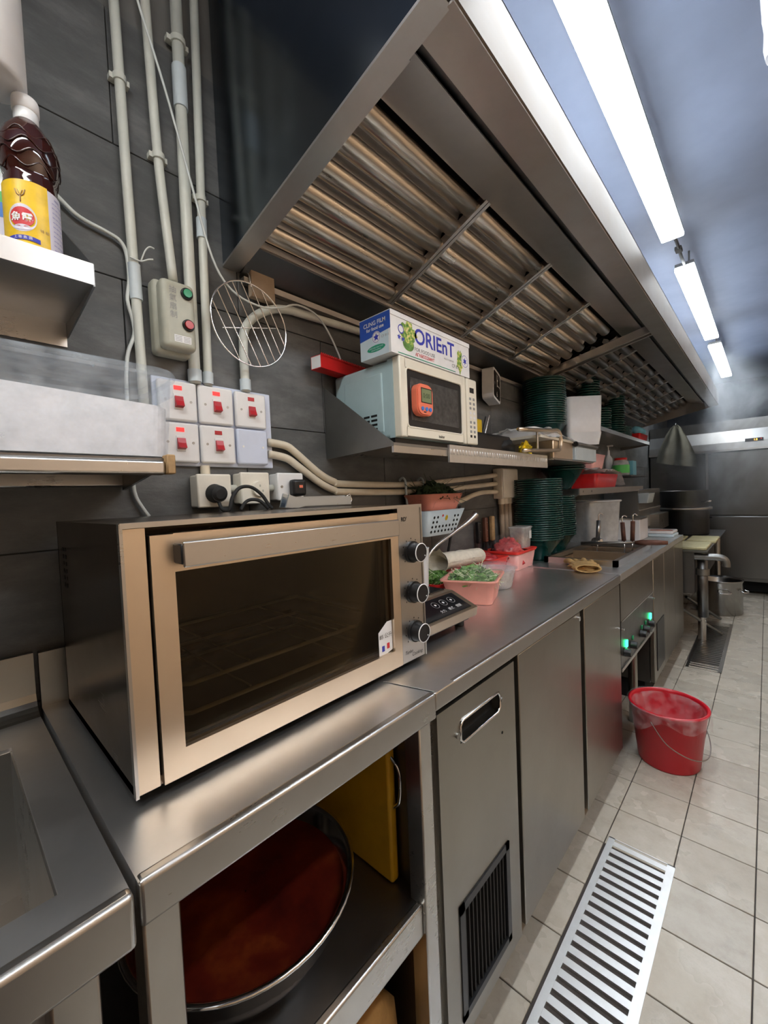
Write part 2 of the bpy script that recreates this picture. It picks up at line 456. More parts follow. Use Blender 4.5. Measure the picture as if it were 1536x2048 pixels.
for iz in range(0, 8):
    z = .28 + (iz-1)*.3
    off = 0 if iz % 2 == 1 else TWY/2
    for iy in range(-2, 13):
        y = .315 + off + iy*TWY - TWY
        if z < .4 and y > 2.6: continue
        t = wproto if first else wproto.copy()
        if not first: COL.objects.link(t)
        first = False
        t.location = (0, y, z)
struct('ceiling', G().box((-.12,YF,ZC),(XR,YB,ZC+.1)), 'ceil')
struct('wall_back', G().box((-.12,YB,-.06),(XR,YB+.1,ZC+.1)), 'backwall')
struct('wall_front', G().box((-.12,YF-.1,-.06),(XR,YF,ZC+.1)), 'brownwall')
struct('wall_right', G().box((XR,YF-.1,-.06),(XR+.1,YB+.1,ZC+.1)), 'ceramic')

# ---- ceiling lights
ZL = 2.44                   # underside of the lamps, hung from the ceiling
def batten(y0, y1, label, col=LED_COL, p=LED_POWER, dx=0):
    t = thing('led_batten', label, 'ceiling light', (0.747,(y0+y1)/2,ZL), group='LED battens under the ceiling')
    m = bpy.data.materials.get('led_%.2f' % col[2]) or plain('led_%.2f' % col[2], (1,1,1), .5, 0, 0, emit=col, estr=p)
    obj('housing', G().box((0.704,y0-.004,ZL+.0225),(0.790,y1+.004,ZL+.040)), 'sheet', t)
    obj('diffuser', G().rbox((0.702,y0,ZL),(0.792,y1,ZL+.0225), .005, 2), m, t)
    for yy in (y0+.2, y1-.2): obj('hanger', G().cyl((0.747,yy,ZL+.04),(0.747,yy,ZC),.005,n=8), 'sheet', t)
    t.location.x += dx
batten(.92, 2.481, 'long LED batten nearest the camera, biggest of the bright ceiling lights')
batten(2.866, 4.394, 'middle LED batten of the three bright ceiling lights')
batten(4.645, 6.072, 'farthest and smallest of the three bright LED battens, in the steam')
batten(-1.25, .10, 'LED batten of the same row behind the camera, outside the picture', FILL_COL, FILL_POWER)  # unseen lamp, added to brighten the left side
batten(.35, 1.85, 'LED batten over the far side of the aisle, outside the picture', LED_COL, LED_POWER, .86)  # unseen lamp, added for more frontal light on wall and worktop
t = thing('cable_link', 'dark connecting cable between the nearest and middle LED battens', 'cable', (.77,2.49,ZL+.03))
obj('cord', G().tube(smooth_path([(0.747,2.487,ZL+.03),(.753,2.575,ZL+.02),(.750,2.735,ZL+.018),(0.747,2.861,ZL+.03)]), .007), 'rubber', t)
obj('connector', G().rbox((.735,2.62,ZL+.010),(.765,2.67,ZL+.028), .003, 1), 'rubber', t)

# ================================================================== EXHAUST HOOD
H0, H1 = .56, 5.4
hood = thing('exhaust_hood', 'long stainless steel extraction hood with baffle filters on the left wall', 'hood', (.35,H0,2.05))
def hz(x): return 1.9+.2*x           # height of the sloping lower edge at the hood's end
XF = .719
# end cheek, facing the camera side
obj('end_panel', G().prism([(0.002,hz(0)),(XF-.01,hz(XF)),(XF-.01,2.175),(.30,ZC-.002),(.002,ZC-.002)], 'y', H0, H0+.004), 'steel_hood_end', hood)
obj('end_panel', G().prism([(0.002,hz(0)),(XF-.01,hz(XF)),(XF-.01,2.175),(.30,ZC-.002),(.002,ZC-.002)], 'y', H1-.004, H1), 'steel_hood', hood)
obj('end_lip', G().prism([(0.002,hz(0)-.002),(XF-.012,hz(XF)-.002),(XF-.012,hz(XF)+.004),(.002,hz(0)+.004)], 'y', H0-.001, H0+.046), 'steel_hood', hood)
obj('end_lip_return', G().prism([(0.05,hz(.05)),(XF-.1,hz(XF-.1)),(XF-.1,hz(XF-.1)+.05),(.05,hz(.05)+.05)], 'y', H0+.046, H0+.049), 'steel_hood', hood)
obj('front_fascia', G().box((XF-.004,H0,2.045),(XF,H1,2.175)), 'fascia', hood)
obj('top_panel', G().prism([(XF,2.171),(XF,2.175),(.30,ZC),(.29,ZC)], 'y', H0, H1), 'steel_hood', hood)
obj('front_gutter', G().prism([(XF-.004,2.045),(.645,2.045),(.645,2.062),(.641,2.062),(.641,2.041),(XF-.004,2.041)], 'y', H0+.04, H1), 'steel_hood', hood)
obj('gutter_back', G().box((.598,H0+.04,2.094),(.641,H1,2.098)), 'steel_dark', hood)
obj('flat_panel', G().prism([(.600,2.080),(.478,2.106),(.478,2.110),(.600,2.084)], 'y', H0+.047, H1), 'steel_hood', hood)
obj('wall_trough', G().prism([(.002,1.885),(.085,1.935),(.085,1.941),(.002,1.891)], 'y', H0+.047, H1), 'steel_dark', hood)
obj('wall_ledge', G().box((.002,H0+.05,1.868),(.02,H1,1.885)), 'steel_hood', hood)
obj('trough_lip', G().prism([(.08,1.938),(.09,1.938),(.09,1.956),(.08,1.956)], 'y', H0+.047, H1), 'steel_hood', hood)
obj('plenum', G().prism([(.07,2.02),(.478,2.18),(.478,2.19),(.07,2.03)], 'y', H0+.047, H1), 'void', hood)
A = Vector((.088,0,1.958)); B = Vector((.478,0,2.112)); SD = (B-A).normalized(); SN = Vector((SD.z,0,-SD.x))   # SN looks down
SL = (B-A).length
def sl(t, d, y): p = A+SD*t+SN*d; return Vector((p.x, y, p.z))
def baffle(y0, y1, t0, wd):
    g = G(); k = 8; rows = []
    for i in range(k+1):
        a = PI*i/k
        rows.append((t0+wd*.5-wd*.5*math.cos(a), .020*math.sin(a)))
    ys = [y0, y0+.012, y1-.012, y1]; sc = [.35, 1, 1, .35]
    vs = [sl(tt, dd*sc[j]-.002, ys[j]) for j in range(4) for tt, dd in rows]
    n = k+1
    fs = [(j*n+i, j*n+i+1, (j+1)*n+i+1, (j+1)*n+i) for j in range(3) for i in range(k)]
    g._faces(vs, fs, 0, True); return g
def filt(y0, y1, bm_='baffle'):
    f = obj('filter', G().prism([(q.x,q.z) for q in (sl(0,-.034,0), sl(SL,-.034,0), sl(SL,-.03,0), sl(0,-.03,0))], 'y', y0+.004, y1-.004), 'void', hood)
    nb = 6; pitch = SL/nb
    for i in range(nb):
        obj('baffle', baffle(y0+.012, y1-.012, i*pitch+.004, pitch*.70), bm_, f)
    for i in range(nb-1):       # the second row of channels seen in the gaps
        t0 = i*pitch+pitch*.66
        g = G(); 
        for (ta, da, tb, db) in ((t0, -.012, t0+pitch*.22, -.026), (t0+pitch*.22, -.026, t0+pitch*.44, -.012)):
            g._faces([sl(ta,da,y0+.012), sl(tb,db,y0+.012), sl(tb,db,y1-.012), sl(ta,da,y1-.012)], [(0,1,2,3)])
        obj('channel', g, 'steel_hood', f)
    return f
def hood_bar(y, wd=.03, name='divider_bar'):
    g = G()
    for yy in (y-wd*.45, y+wd*.05):
        g.prism([(q.x,q.z) for q in (sl(-.004,.012,0), sl(SL+.004,.012,0), sl(SL+.004,-.012,0), sl(-.004,-.012,0))], 'y', yy, yy+wd*.4)
    obj(name, g, 'steel_hood', hood)
fy = [.615, 1.137, 1.61, 2.075, 2.52]
for i in range(4): filt(fy[i], fy[i+1])
for y in fy[1:4]: hood_bar(y)
fy2 = [2.62, 3.0, 3.37, 3.74, 4.11, 4.5, 4.95, 5.38]
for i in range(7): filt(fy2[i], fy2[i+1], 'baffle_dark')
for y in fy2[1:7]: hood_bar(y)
obj('section_joint', G().prism([(.05,1.93),(.66,2.05),(.66,2.09),(.05,1.97)], 'y', 2.53, 2.545).prism([(.05,1.93),(.66,2.05),(.66,2.09),(.05,1.97)], 'y', 2.575, 2.59), 'steel_hood', hood)

# ================================================================== FLOOR DRAIN GRATES
def grate(y0, y1, pitch, label, m):
    t = thing('drain_grate', label, 'drain grate', (.746,y0,0), group='floor drain grates along the counter')
    obj('channel_tray', G().box((.648,y0,-.05),(.844,y1,-.04)).box((.645,y0,-.05),(.649,y1,-.008)).box((.843,y0,-.05),(.847,y1,-.008)), 'void', t)
    obj('side_rail', G().box((.648,y0,-.012),(.667,y1,.002)), m, t); obj('side_rail', G().box((.823,y0,-.012),(.845,y1,.002)), m, t)
    obj('end_rail', G().box((.648,y1-.004,-.012),(.845,y1,.002)), m, t); obj('end_rail', G().box((.648,y0,-.012),(.845,y0+.004,.002)), m, t)
    n = int((y1-y0)/pitch); first = None
    for i in range(n):
        yy = y1-.012-(i+.62)*pitch
        if yy < y0: break
        if first is None:
            first = obj('bar', G().box((.6665,0,-.01),(.8235,pitch*.56,.0015)), m); first.parent = t
            me = first.data; sh = ORIG[t]
            for v in me.vertices: v.co -= Vector((sh.x,0,sh.z))
            b = first
        else:
            b = first.copy(); COL.objects.link(b)
        b.location = (0, yy-y0, 0)
grate(.35, 1.585, .0373, 'long slotted aluminium drain grate in the foreground floor', 'alu')
grate(3.46, 4.73, .040, 'dark slotted drain grate in the floor beyond the red bucket', 'steel')

# ================================================================== SINK TABLE (lower left)
sk = thing('sink_table', 'stainless steel sink table at the lower left edge', 'sink', (.31,-.4,0))
SY0 = -.85; SY1 = .112
g = G()
for a, b in (((.03,SY0,.862),(.155,SY1,.872)), ((.545,SY0,.862),(.604,SY1,.872)), ((.155,.062,.862),(.545,SY1,.872)), ((.155,SY0,.862),(.545,-.62,.872))): g.box(a, b)
obj('table_top', g, 'steel_top', sk)
obj('front_lip', G().rbox((.592,SY0,.818),(.610,SY1+.001,.876), .006, 3), 'steel', sk)
g = G(); gi = .005
g.box((.155,-.62,.62),(.545,.062,.624)).box((.153,-.62,.62),(.157,.062,.866)).box((.543,-.62,.62),(.547,.062,.866)).box((.155,.06,.62),(.545,.064,.866)).box((.155,-.622,.62),(.545,-.618,.866))
obj('basin', g, 'steel', sk)
obj('drain', G().cyl((.35,-.3,.624),(.35,-.3,.628),.04), 'chrome', sk)
g = G(); cv = [(.012,.985),(.022,.985),(.022,.905)]+[(.062-.04*math.cos(a),.912-.04*math.sin(a)) for a in [k*PI/12 for k in range(1,7)]]+[(.062,.866),(.012,.866)]
obj('upstand', g.prism(cv, 'y', SY0, SY1), 'steel_door', sk)
for yy in (.065, SY0+.03): obj('leg', G().rbox((.545,yy-.02,0),(.585,yy+.02,.862), .003, 1), 'steel', sk)
for yy in (.065, SY0+.03): obj('leg', G().rbox((.04,yy-.02,0),(.08,yy+.02,.862), .003, 1), 'steel', sk)
obj('shelf', G().box((.04,SY0,.25),(.585,SY1-.01,.27)), 'steel', sk)

# ================================================================== WORK TABLE under the oven
wt = thing('work_table', 'steel work table with an open lower shelf, carrying the oven', 'table', (.31,.37,0))
obj('table_top', G().box((.02,.119,.84),(.598,.634,.875)), 'steel_top', wt)
obj('front_lip', G().rbox((.585,.1185,.826),(.602,.636,.876), .005, 3), 'steel', wt)
obj('upstand', G().box((.012,.119,.866),(.026,.634,.983)), 'steel_door', wt)
obj('leg', G().rbox((.545,.124,0),(.585,.163,.84), .003, 1), 'steel', wt)
obj('leg', G().rbox((.552,.592,0),(.592,.629,.84), .003, 1), 'steel', wt)
obj('leg', G().rbox((.03,.124,0),(.07,.163,.84), .003, 1), 'steel', wt)
obj('leg', G().rbox((.03,.592,0),(.07,.629,.84), .003, 1), 'steel', wt)
obj('lower_shelf', G().box((.03,.12,.46),(.578,.632,.47)), 'steel_dark', wt)
obj('shelf_lip', G().rbox((.568,.163,.412),(.584,.592,.474), .004, 2), 'steel', wt)
obj('side_panel', G().box((.07,.612,.1),(.552,.618,.84)), 'steel_dark', wt)

# big steel bowl of red broth
bw = thing('mixing_bowl', 'large stainless steel mixing bowl of red sauce on the lower shelf', 'bowl', (.392,.334,.472))
R0 = .1885
prof = [(.001,.472),(.07,.472),(.10,.478),(.14,.505),(.17,.55),(.183,.592),(.1925,.598),(.1935,.602),(.190,.604),(.181,.598),(.166,.552),(.137,.512),(.10,.484),(.001,.480)]
obj('bowl', G().lathe(prof, (.392,.334,0), 56), 'chrome', bw)
ss = single('red_sauce', G().lathe([(.001,.573),(.12,.572),(.1738,.571)], (.392,.334,0), 48), 'sauce', 'pool of dark red sauce filling the steel mixing bowl', 'sauce', loc=(.392,.334,.571))
# yellow board standing behind it
yb = thing('cutting_board', 'thick yellow cutting board standing on the lower shelf under the worktop', 'cutting board', (.40,.597,.475))
obj('board', G().rbox((.20,.586,.472),(.512,.608,.80), .006, 2), 'board', yb)
obj('wire_handle', G().tube(smooth_path([(.505,.597,.735),(.530,.597,.715),(.534,.597,.68),(.528,.597,.645),(.508,.597,.625)]), .0035), 'chrome', yb)
single('paper_sack', G().blob((.46,.50,.16), (.10,.09,.16), 3, .22, 7, flat=0.0), 'brown_bag', 'crumpled brown sack on the floor under the lower shelf', 'sack', loc=(.46,.50,0))

# ================================================================== OVEN
OX = .480; k = .9706
def oy(y): return y*k
def oz(z): return 1.26+(z-1.26)*k
ov = thing('countertop_oven', 'large stainless steel convection oven with glass door on the worktop', 'oven', (.28,.45,.876))
Y0, Y1 = oy(.157), oy(.786); Z0, Z1 = .888, oz(1.239); XBK = .085
g = G()
g.box((XBK,Y0,Z1-.004),(OX+.004,Y1,Z1)); obj('top_panel', g, 'steel_side', ov)
obj('side_panel', G().box((XBK,Y0,Z0),(OX-.004,Y0+.004,Z1-.004)), 'steel_side', ov)
obj('side_panel', G().box((XBK,Y1-.004,Z0),(OX-.004,Y1,Z1-.004)), 'steel_side', ov)
obj('top_edge', G().box((OX-.004,Y0,Z1-.006),(OX+.006,Y1,Z1+.001)), 'steel', ov)
obj('side_edge', G().box((OX-.004,Y0-.001,Z0),(OX+.005,Y0+.003,Z1)), 'steel', ov)
obj('side_edge', G().box((OX-.004,Y1-.003,Z0),(OX+.005,Y1+.001,Z1)), 'steel', ov)
for i in range(6):
    for j in range(2):
        obj('vent_slot', G().cyl((XBK+.045+j*.02,Y0-.0006,Z1-.05-i*.013),(XBK+.045+j*.02,Y0+.0002,Z1-.05-i*.013),.004,n=8), 'void', ov)
obj('back_panel', G().box((XBK,Y0,Z0),(XBK+.004,Y1,Z1)), 'steel_side', ov)
obj('floor_panel', G().box((XBK,Y0,Z0),(OX-.004,Y1,Z0+.012)), 'steel_side', ov)
cy0, cy1 = Y0+.045, oy(.690)
cav = G().box((XBK+.03,cy0,Z0+.012),(XBK+.034,cy1,Z1-.03)).box((XBK+.03,cy0-.003,Z0+.012),(OX-.006,cy0,Z1-.03)).box((XBK+.03,cy1,Z0+.012),(OX-.006,cy1+.003,Z1-.03)).box((XBK+.03,cy0,Z1-.034),(OX-.006,cy1,Z1-.03)).box((XBK+.03,cy0,Z0+.013),(OX-.006,cy1,Z0+.02))
obj('cavity_lining', cav, 'steel_side', ov)
for zz in (1.000, .957, .925):
    gr = G()
    ring = [(XBK+.05,cy0+.02,zz),(OX-.042,cy0+.02,zz),(OX-.024,cy0+.04,zz),(OX-.024,cy1-.04,zz),(OX-.042,cy1-.02,zz),(XBK+.05,cy1-.02,zz)]
    gr.tube(ring, .0035, 8, closed=True)
    rk = obj('oven_rack', gr, 'rack_wire', ov)
    if zz < .95: continue
    for i in range(2):
        yy = cy0+.14+i*(cy1-cy0-.28)
        obj('rod', G().cyl((XBK+.05,yy,zz),(OX-.036,yy,zz),.0016,n=6), 'rack_wire', rk)
# left trim strip and dark reveal
obj('left_trim', G().box((OX-.004,oy(.160),Z0+.002),(OX+.002,oy(.187),oz(1.232))), 'steel_warm', ov)
obj('reveal', G().box((OX-.02,oy(.160),Z0+.002),(OX-.006,oy(.788),Z1-.006)).box((OX-.008,oy(.1865),Z0+.002),(OX-.004,oy(.192),Z1-.006)), 'void', ov) if False else None
# door: four rails round the glass
dr = obj('door', G().box((OX-.018,oy(.191),Z0+.002),(OX+.006,oy(.221),oz(1.221))).box((OX-.018,oy(.672),Z0+.002),(OX+.006,oy(.697),oz(1.223)))
         .box((OX-.018,oy(.221),Z0+.002),(OX+.006,oy(.672),oz(.918))).box((OX-.018,oy(.221),oz(1.168)),(OX+.006,oy(.672),oz(1.222))), 'steel_warm', ov)
obj('glass_pane', G().box((OX-.010,oy(.220),oz(.917)),(OX-.002,oy(.673),oz(1.169))), 'glass_dark', dr)
hb = obj('handle', G().rbox((OX+.030,oy(.222),oz(1.178)-.002),(OX+.036,oy(.668),oz(1.210)+.001), .002, 2), 'steel', dr)
for yy in (oy(.224), oy(.662)):
    obj('handle_bracket', G().rbox((OX+.005,yy-.004,oz(1.180)),(OX+.0335,yy+.006,oz(1.208)), .002, 1), 'black' if yy < .3 else 'steel', hb)
stx = OX-.0012
st = obj('sticker', G().prism([(oy(.628),oz(.912)),(oy(.671),oz(.922)),(oy(.671),oz(.987)),(oy(.6555),oz(.987)),(oy(.628),oz(.968))], 'x', stx, stx+.0006), 'white_card', dr)
g = text_g(G(), '85 公升', .012, on_x(stx+.0012, oy(.650), oz(.957))); obj('sticker_print', g, 'ink_black', st)
obj('sticker_print', G().box((stx+.0006,oy(.637),oz(.925)),(stx+.0012,oy(.645),oz(.937))), 'ink_blue', st)
obj('sticker_print', G().box((stx+.0006,oy(.653),oz(.928)),(stx+.0012,oy(.661),oz(.940))), 'ink_red', st)
# control panel and knobs
cp = obj('control_panel', G().box((OX-.01,oy(.701),Z0+.001),(OX+.003,oy(.784),oz(1.235))), 'steel', ov)
pc = oy(.745)
for i, zz in enumerate((1.130, 1.036, .944)):
    z_ = oz(zz)
    kb = obj('knob', G().cyl((OX+.003,pc,z_),(OX+.010,pc,z_),.0245,n=36).cyl((OX+.010,pc,z_),(OX+.031,pc,z_),.0215,.0195,n=36), 'black', ov)
    obj('ring', G().lathe([(.0197,0),(.0212,.0012),(.0212,.0022),(.0193,.0024)], (0,0,0), 36, mat=Matrix.Translation((OX+.0300,pc,z_)) @ Matrix.Rotation(PI/2,4,'Y')), 'ink_white', kb)
    obj('dot', G().cyl((OX+.031,pc+.013,z_-.008),(OX+.0318,pc+.013,z_-.008),.0015,n=8), 'ink_white', kb)
    g = G()
    for q in range(9):
        a = -PI*.72+PI*1.44*q/8
        g.box((OX+.003,pc+.030*math.sin(a)-.0012,z_+.030*math.cos(a)-.0015),(OX+.0034,pc+.030*math.sin(a)+.0012,z_+.030*math.cos(a)+.0015))
    obj('dial_marks', g, 'ink_black', cp)
g = text_g(G(), 'Turbo', .011, on_x(OX+.0035, oy(.722), oz(.8995)), shear=.3); text_g(g, 'Cooking', .011, on_x(OX+.0035, oy(.752), oz(.8905)), shear=.3)
obj('lettering', g, 'ink_black', cp)
g = text_g(G(), "RD'", .013, on_x(OX+.0035, oy(.722), oz(1.207)), bold=.0004); obj('lettering', g, 'ink_black', cp)
for a, b in (((XBK+.03,Y0+.03),(XBK+.06,Y0+.06)), ((OX-.07,Y0+.03),(OX-.04,Y0+.06)), ((XBK+.03,Y1-.06),(XBK+.06,Y1-.03)), ((OX-.07,Y1-.06),(OX-.04,Y1-.03))):
    obj('foot', G().box((a[0],a[1],.8755),(b[0],b[1],Z0)), 'rubber', ov)

# ================================================================== UNDERCOUNTER FRIDGE
uf = thing('undercounter_fridge', 'stainless steel undercounter fridge with three flat doors', 'fridge', (.3,1.32,0))
obj('body', G().box((.03,.64,.11),(.572,2.012,.838)), 'steel_dark', uf)
obj('frame_post', G().box((.55,.634,.11),(.585,.642,.838)), 'steel', uf)
DX0, DX1 = .574, .597
# compressor door with its recessed grip and grille: panels round the openings
hy0, hy1, hz0, hz1 = .722, .896, .733, .781
gy0, gy1, gz0, gz1 = .694, .918, .145, .396
g = G()
for a, b in ((( .640,.102),(hy0,.828)), ((hy1+.022,.102),(.977,.828))): pass
d1 = obj('door', G().box((DX0,.642,gz1),(DX1,hy0,.828)).box((DX0,hy1,gz1),(DX1,.977,.828)).box((DX0,hy0,hz1),(DX1,hy1,.828)).box((DX0,hy0,gz1),(DX1,hy1,hz0))
         .box((DX0,.642,.102),(DX1,gy0,gz1)).box((DX0,gy1,.102),(DX1,.977,gz1)).box((DX0,gy0,.102),(DX1,gy1,gz0)), 'steel_door', uf)
obj('grip_recess', G().box((DX0-.0,hy0,hz0),(DX0+.002,hy1,hz1)), 'void', d1)
obj('grip_frame', G().tube([(DX1+.001,y,z) for y, z in ((hy0+.01,hz0),(hy1-.01,hz0),(hy1,hz0+.01),(hy1,hz1-.01),(hy1-.01,hz1),(hy0+.01,hz1),(hy0,hz1-.01),(hy0,hz0+.01))], .003, 8, closed=True), 'chrome', d1)
for y in (hy0-.012, hy1+.010): obj('screw', G().cyl((DX1,y,(hz0+hz1)/2),(DX1+.004,y,(hz0+hz1)/2),.006,n=12), 'bolt', d1)
obj('screw', G().cyl((DX1,.905,.675),(DX1+.001,.905,.675),.0035,n=8), 'void', d1)
vg = obj('vent_grille', G().box((DX0+.004,gy0,gz0),(DX1+.003,gy0+.018,gz1)).box((DX0+.004,gy1-.018,gz0),(DX1+.003,gy1,gz1)).box((DX0+.004,gy0,gz0),(DX1+.003,gy1,gz0+.016)).box((DX0+.004,gy0,gz1-.018),(DX1+.003,gy1,gz1)), 'black', d1)
obj('backing', G().box((DX0-.0,gy0,gz0),(DX0+.006,gy1,gz1)), 'void', vg)
for i in range(12):
    y = gy0+.026+i*(gy1-gy0-.052)/11
    obj('slat', G().box((DX0+.006,y-.0022,gz0+.016),(DX1-.002,y+.0022,gz1-.018)), 'rubber', vg)
def slab_door(y0, y1):
    d = obj('door', G().rbox((DX0,y0,.104),(DX1,y1,.836), .003, 2), 'steel_door', uf)
    obj('gasket', G().box((DX0-.004,y0+.006,.112),(DX0,y1-.006,.83)), 'rubber', d)
    return d
d2 = slab_door(1.004, 1.488); d3 = slab_door(1.531, 2.008)
obj('lock', G().cyl((DX1,1.474,.815),(DX1+.004,1.474,.815),.008,n=16), 'chrome', d2)
for y in (.70, 1.25, 1.95):
    for x in (.09, .52): obj('foot', G().cyl((x,y,0),(x,y,.11),.018,n=16), 'rubber', uf)
wk = thing('worktop', 'long stainless worktop over the fridge doors, holding food boxes', 'worktop', (.3,1.3,.84))
obj('slab', G().box((.02,.636,.842),(.592,2.02,.875)), 'steel_top', wk)
obj('front_edge', G().rbox((.586,.636,.838),(.600,2.02,.876), .004, 3), 'steel', wk)
obj('joint_plate', G()._faces([(.44,.60,.8762),(.601,.64,.8765),(.601,.70,.8765),(.44,.70,.8755),(.44,.60,.8765),(.601,.64,.8775),(.601,.70,.8775),(.44,.70,.8765)], [(4,5,6,7),(0,1,5,4),(1,2,6,5),(2,3,7,6),(3,0,4,7)]), 'steel_top', wk)
obj('upstand', G().box((.010,.636,.866),(.022,2.02,.965)), 'steel_dark', wk)

# ================================================================== NOODLE BOILER
nb = thing('noodle_boiler', 'stainless noodle boiler with green-lit knobs and a square water well', 'boiler', (.3,2.37,0))
g = G(); Z = .878
for a, b in (((.02,2.025,.845),(.22,3.0,Z)), ((.53,2.025,.845),(.600,3.0,Z)), ((.22,2.025,.845),(.53,2.2,Z)), ((.22,2.95,.845),(.53,3.0,Z))): g.box(a, b)
obj('top', g, 'steel_top', nb)
g = G(); x0,x1,y0,y1 = .20,.55,2.18,2.97
g.box((x0,y0,.876),(x1,y0+.022,.908)).box((x0,y1-.022,.876),(x1,y1,.908)).box((x0,y0,.876),(x0+.022,y1,.908)).box((x1-.022,y0,.876),(x1,y1,.908))
obj('well_rim', g, 'steel', nb)
g = G(); g.box((.22,2.2,.70),(.53,2.95,.704)).box((.218,2.2,.70),(.222,2.95,.88)).box((.528,2.2,.70),(.532,2.95,.88)).box((.22,2.198,.70),(.53,2.202,.88)).box((.22,2.948,.70),(.53,2.952,.88)).box((.222,2.56,.70),(.528,2.575,.895))
obj('well', g, 'steel_warm', nb)
obj('well_step', G().box((.222,2.2,.84),(.528,2.225,.87)).box((.222,2.925,.84),(.528,2.95,.87)), 'steel_warm', nb)
obj('water', G().box((.222,2.202,.79),(.528,2.948,.80)), 'water', nb)
obj('front_panel', G().box((.570,2.022,.668),(.597,2.722,.845)), 'steel_door', nb)
obj('panel_edge', G().box((.590,2.022,.664),(.602,2.722,.668)), 'chrome', nb)
cpn = obj('control_panel', G().prism([(.570,.455),(.594,.455),(.597,.664),(.570,.664)], 'y', 2.022, 2.722), 'steel_dark', nb)
obj('lower_trim', G().box((.565,2.018,.440),(.600,2.722,.455)), 'steel', nb)
for i, y in enumerate((2.085, 2.205, 2.40, 2.49, 2.61)):
    kb = obj('knob', G().cyl((.596,y,.510),(.622,y,.510),.019,.016,n=18), 'black', cpn)
    obj('indicator', G().rbox((.5955,y+.012,.528),(.602,y+(.034 if i in (0,4) else .028),.548+(.012 if i in (0,4) else 0)), .002, 1), 'green_lamp' if i in (0,4) else 'green_btn', cpn)
for y in (2.03, 2.70): obj('stud', G().cyl((.597,y,.63),(.607,y,.63),.006,n=12), 'chrome', cpn)
obj('body', G().box((.05,2.03,.46),(.57,2.715,.69)), 'steel_dark', nb)
obj('leg', G().cyl((.54,2.48,0),(.54,2.48,.46),.022,n=16), 'steel_door', nb)
obj('leg', G().cyl((.09,2.08,0),(.09,2.08,.46),.02,n=16), 'steel_door', nb)
obj('leg', G().cyl((.09,2.66,0),(.09,2.66,.46),.02,n=16), 'steel_door', nb)
# ---- second cabinet beyond the boiler
c2 = thing('counter_cabinet', 'narrow steel counter cabinet with a tall vent, beyond the boiler', 'cabinet', (.3,3.3,0))
obj('body', G().box((.03,2.735,.125),(.572,3.002,.69)).box((.03,3.002,.125),(.572,3.85,.84)), 'steel_dark', c2)
obj('top', G().box((.02,3.002,.842),(.600,3.86,.876)), 'steel_top', c2)
d = obj('door', G().rbox((.574,2.737,.13),(.597,3.06,.84), .003, 1), 'steel_door', c2)
obj('vent_grille', G().box((.597,2.80,.18),(.601,3.02,.46)), 'black', d)
obj('door', G().rbox((.574,3.065,.13),(.597,3.45,.84), .003, 1), 'steel_door', c2)
obj('door', G().rbox((.574,3.455,.13),(.597,3.845,.84), .003, 1), 'steel_door', c2)
obj('plinth', G().box((.06,2.76,0),(.54,3.84,.125)), 'void', c2)

# ================================================================== WALL CONDUITS (left)
def conduit(name, pts, r, label, couplings=(), clips=(), m='pvc', group='white conduits on the slate wall'):
    t = thing(name, label, 'conduit', pts[-1], group=group)
    obj('pipe', G().tube(pts, r, 14), m, t)
    for p, q in couplings: obj('coupling', G().cyl(p, q, r*1.22, n=16), 'pvc_blue', t)
    for c in clips:
        c = Vector(c)
        obj('saddle_clip', G().cyl(c+Vector((0,0,-.007)), c+Vector((0,0,.007)), r*1.3, n=14).box((.001,c.y-r*1.9,c.z-.006),(c.x,c.y+r*1.9,c.z+.006)), m, t)
    return t
ZT = ZC-.001
conduit('conduit', [(.016,.327,ZT),(.016,.333,2.0),(.016,.339,1.60),(.016,.34,1.36)], .0105, 'leftmost white vertical conduit, running down behind the flour tub', [((.016,.3365,1.815),(.016,.3378,1.735))], [(.016,.331,2.22)])
conduit('conduit', smooth_path([(.016,.392,ZT),(.016,.399,2.25),(.016,.404,2.08),(.020,.408,1.98),(.030,.416,1.80)],5), .0105, 'second white vertical conduit, ending on top of the push-button box', (), [(.017,.404,2.09)])
conduit('conduit', [(.016,.468,ZT),(.016,.463,2.0),(.016,.461,1.6),(.016,.461,1.566)], .0135, 'third and thickest white vertical conduit, beside the push-button box', [((.016,.4655,2.34),(.016,.4648,2.24)), ((.016,.461,1.60),(.016,.461,1.57))], [(.016,.4665,2.40)])
conduit('conduit', [(.016,.515,ZT),(.016,.502,2.0),(.016,.495,1.6),(.016,.494,1.566)], .0105, 'rightmost white vertical conduit, nearest the extraction hood', [((.016,.5005,1.99),(.016,.4995,1.94)), ((.016,.495,1.60),(.016,.494,1.57))], [(.016,.5018,2.04)])
conduit('conduit', smooth_path([(.018,.598,1.566),(.018,.598,1.69),(.018,.606,1.74),(.018,.64,1.785),(.018,.70,1.822),(.018,.76,1.836),(.018,.80,1.838),(.018,1.04,1.848),(.018,1.30,1.85)],6), .012, 'white conduit bending right from the switch panel towards the cling film box', [((.018,.598,1.60),(.018,.598,1.57))], [])
conduit('conduit', smooth_path([(.018,.66,1.432),(.018,.72,1.425),(.018,.755,1.405),(.018,.84,1.345),(.018,.90,1.318),(.018,.95,1.310),(.018,1.28,1.306),(.018,1.58,1.320),(.018,2.02,1.350)],6), .0115, 'upper cream conduit running low along the wall to the junction box', (), (), 'pvc_cream', 'cream conduits along the wall')
conduit('conduit', smooth_path([(.018,.66,1.398),(.018,.72,1.388),(.018,.76,1.365),(.018,.84,1.315),(.018,.90,1.290),(.018,.95,1.283),(.018,1.30,1.276),(.018,1.62,1.286),(.018,2.02,1.305)],6), .0115, 'lower cream conduit running low along the wall to the junction box', (), (), 'pvc_cream', 'cream conduits along the wall')
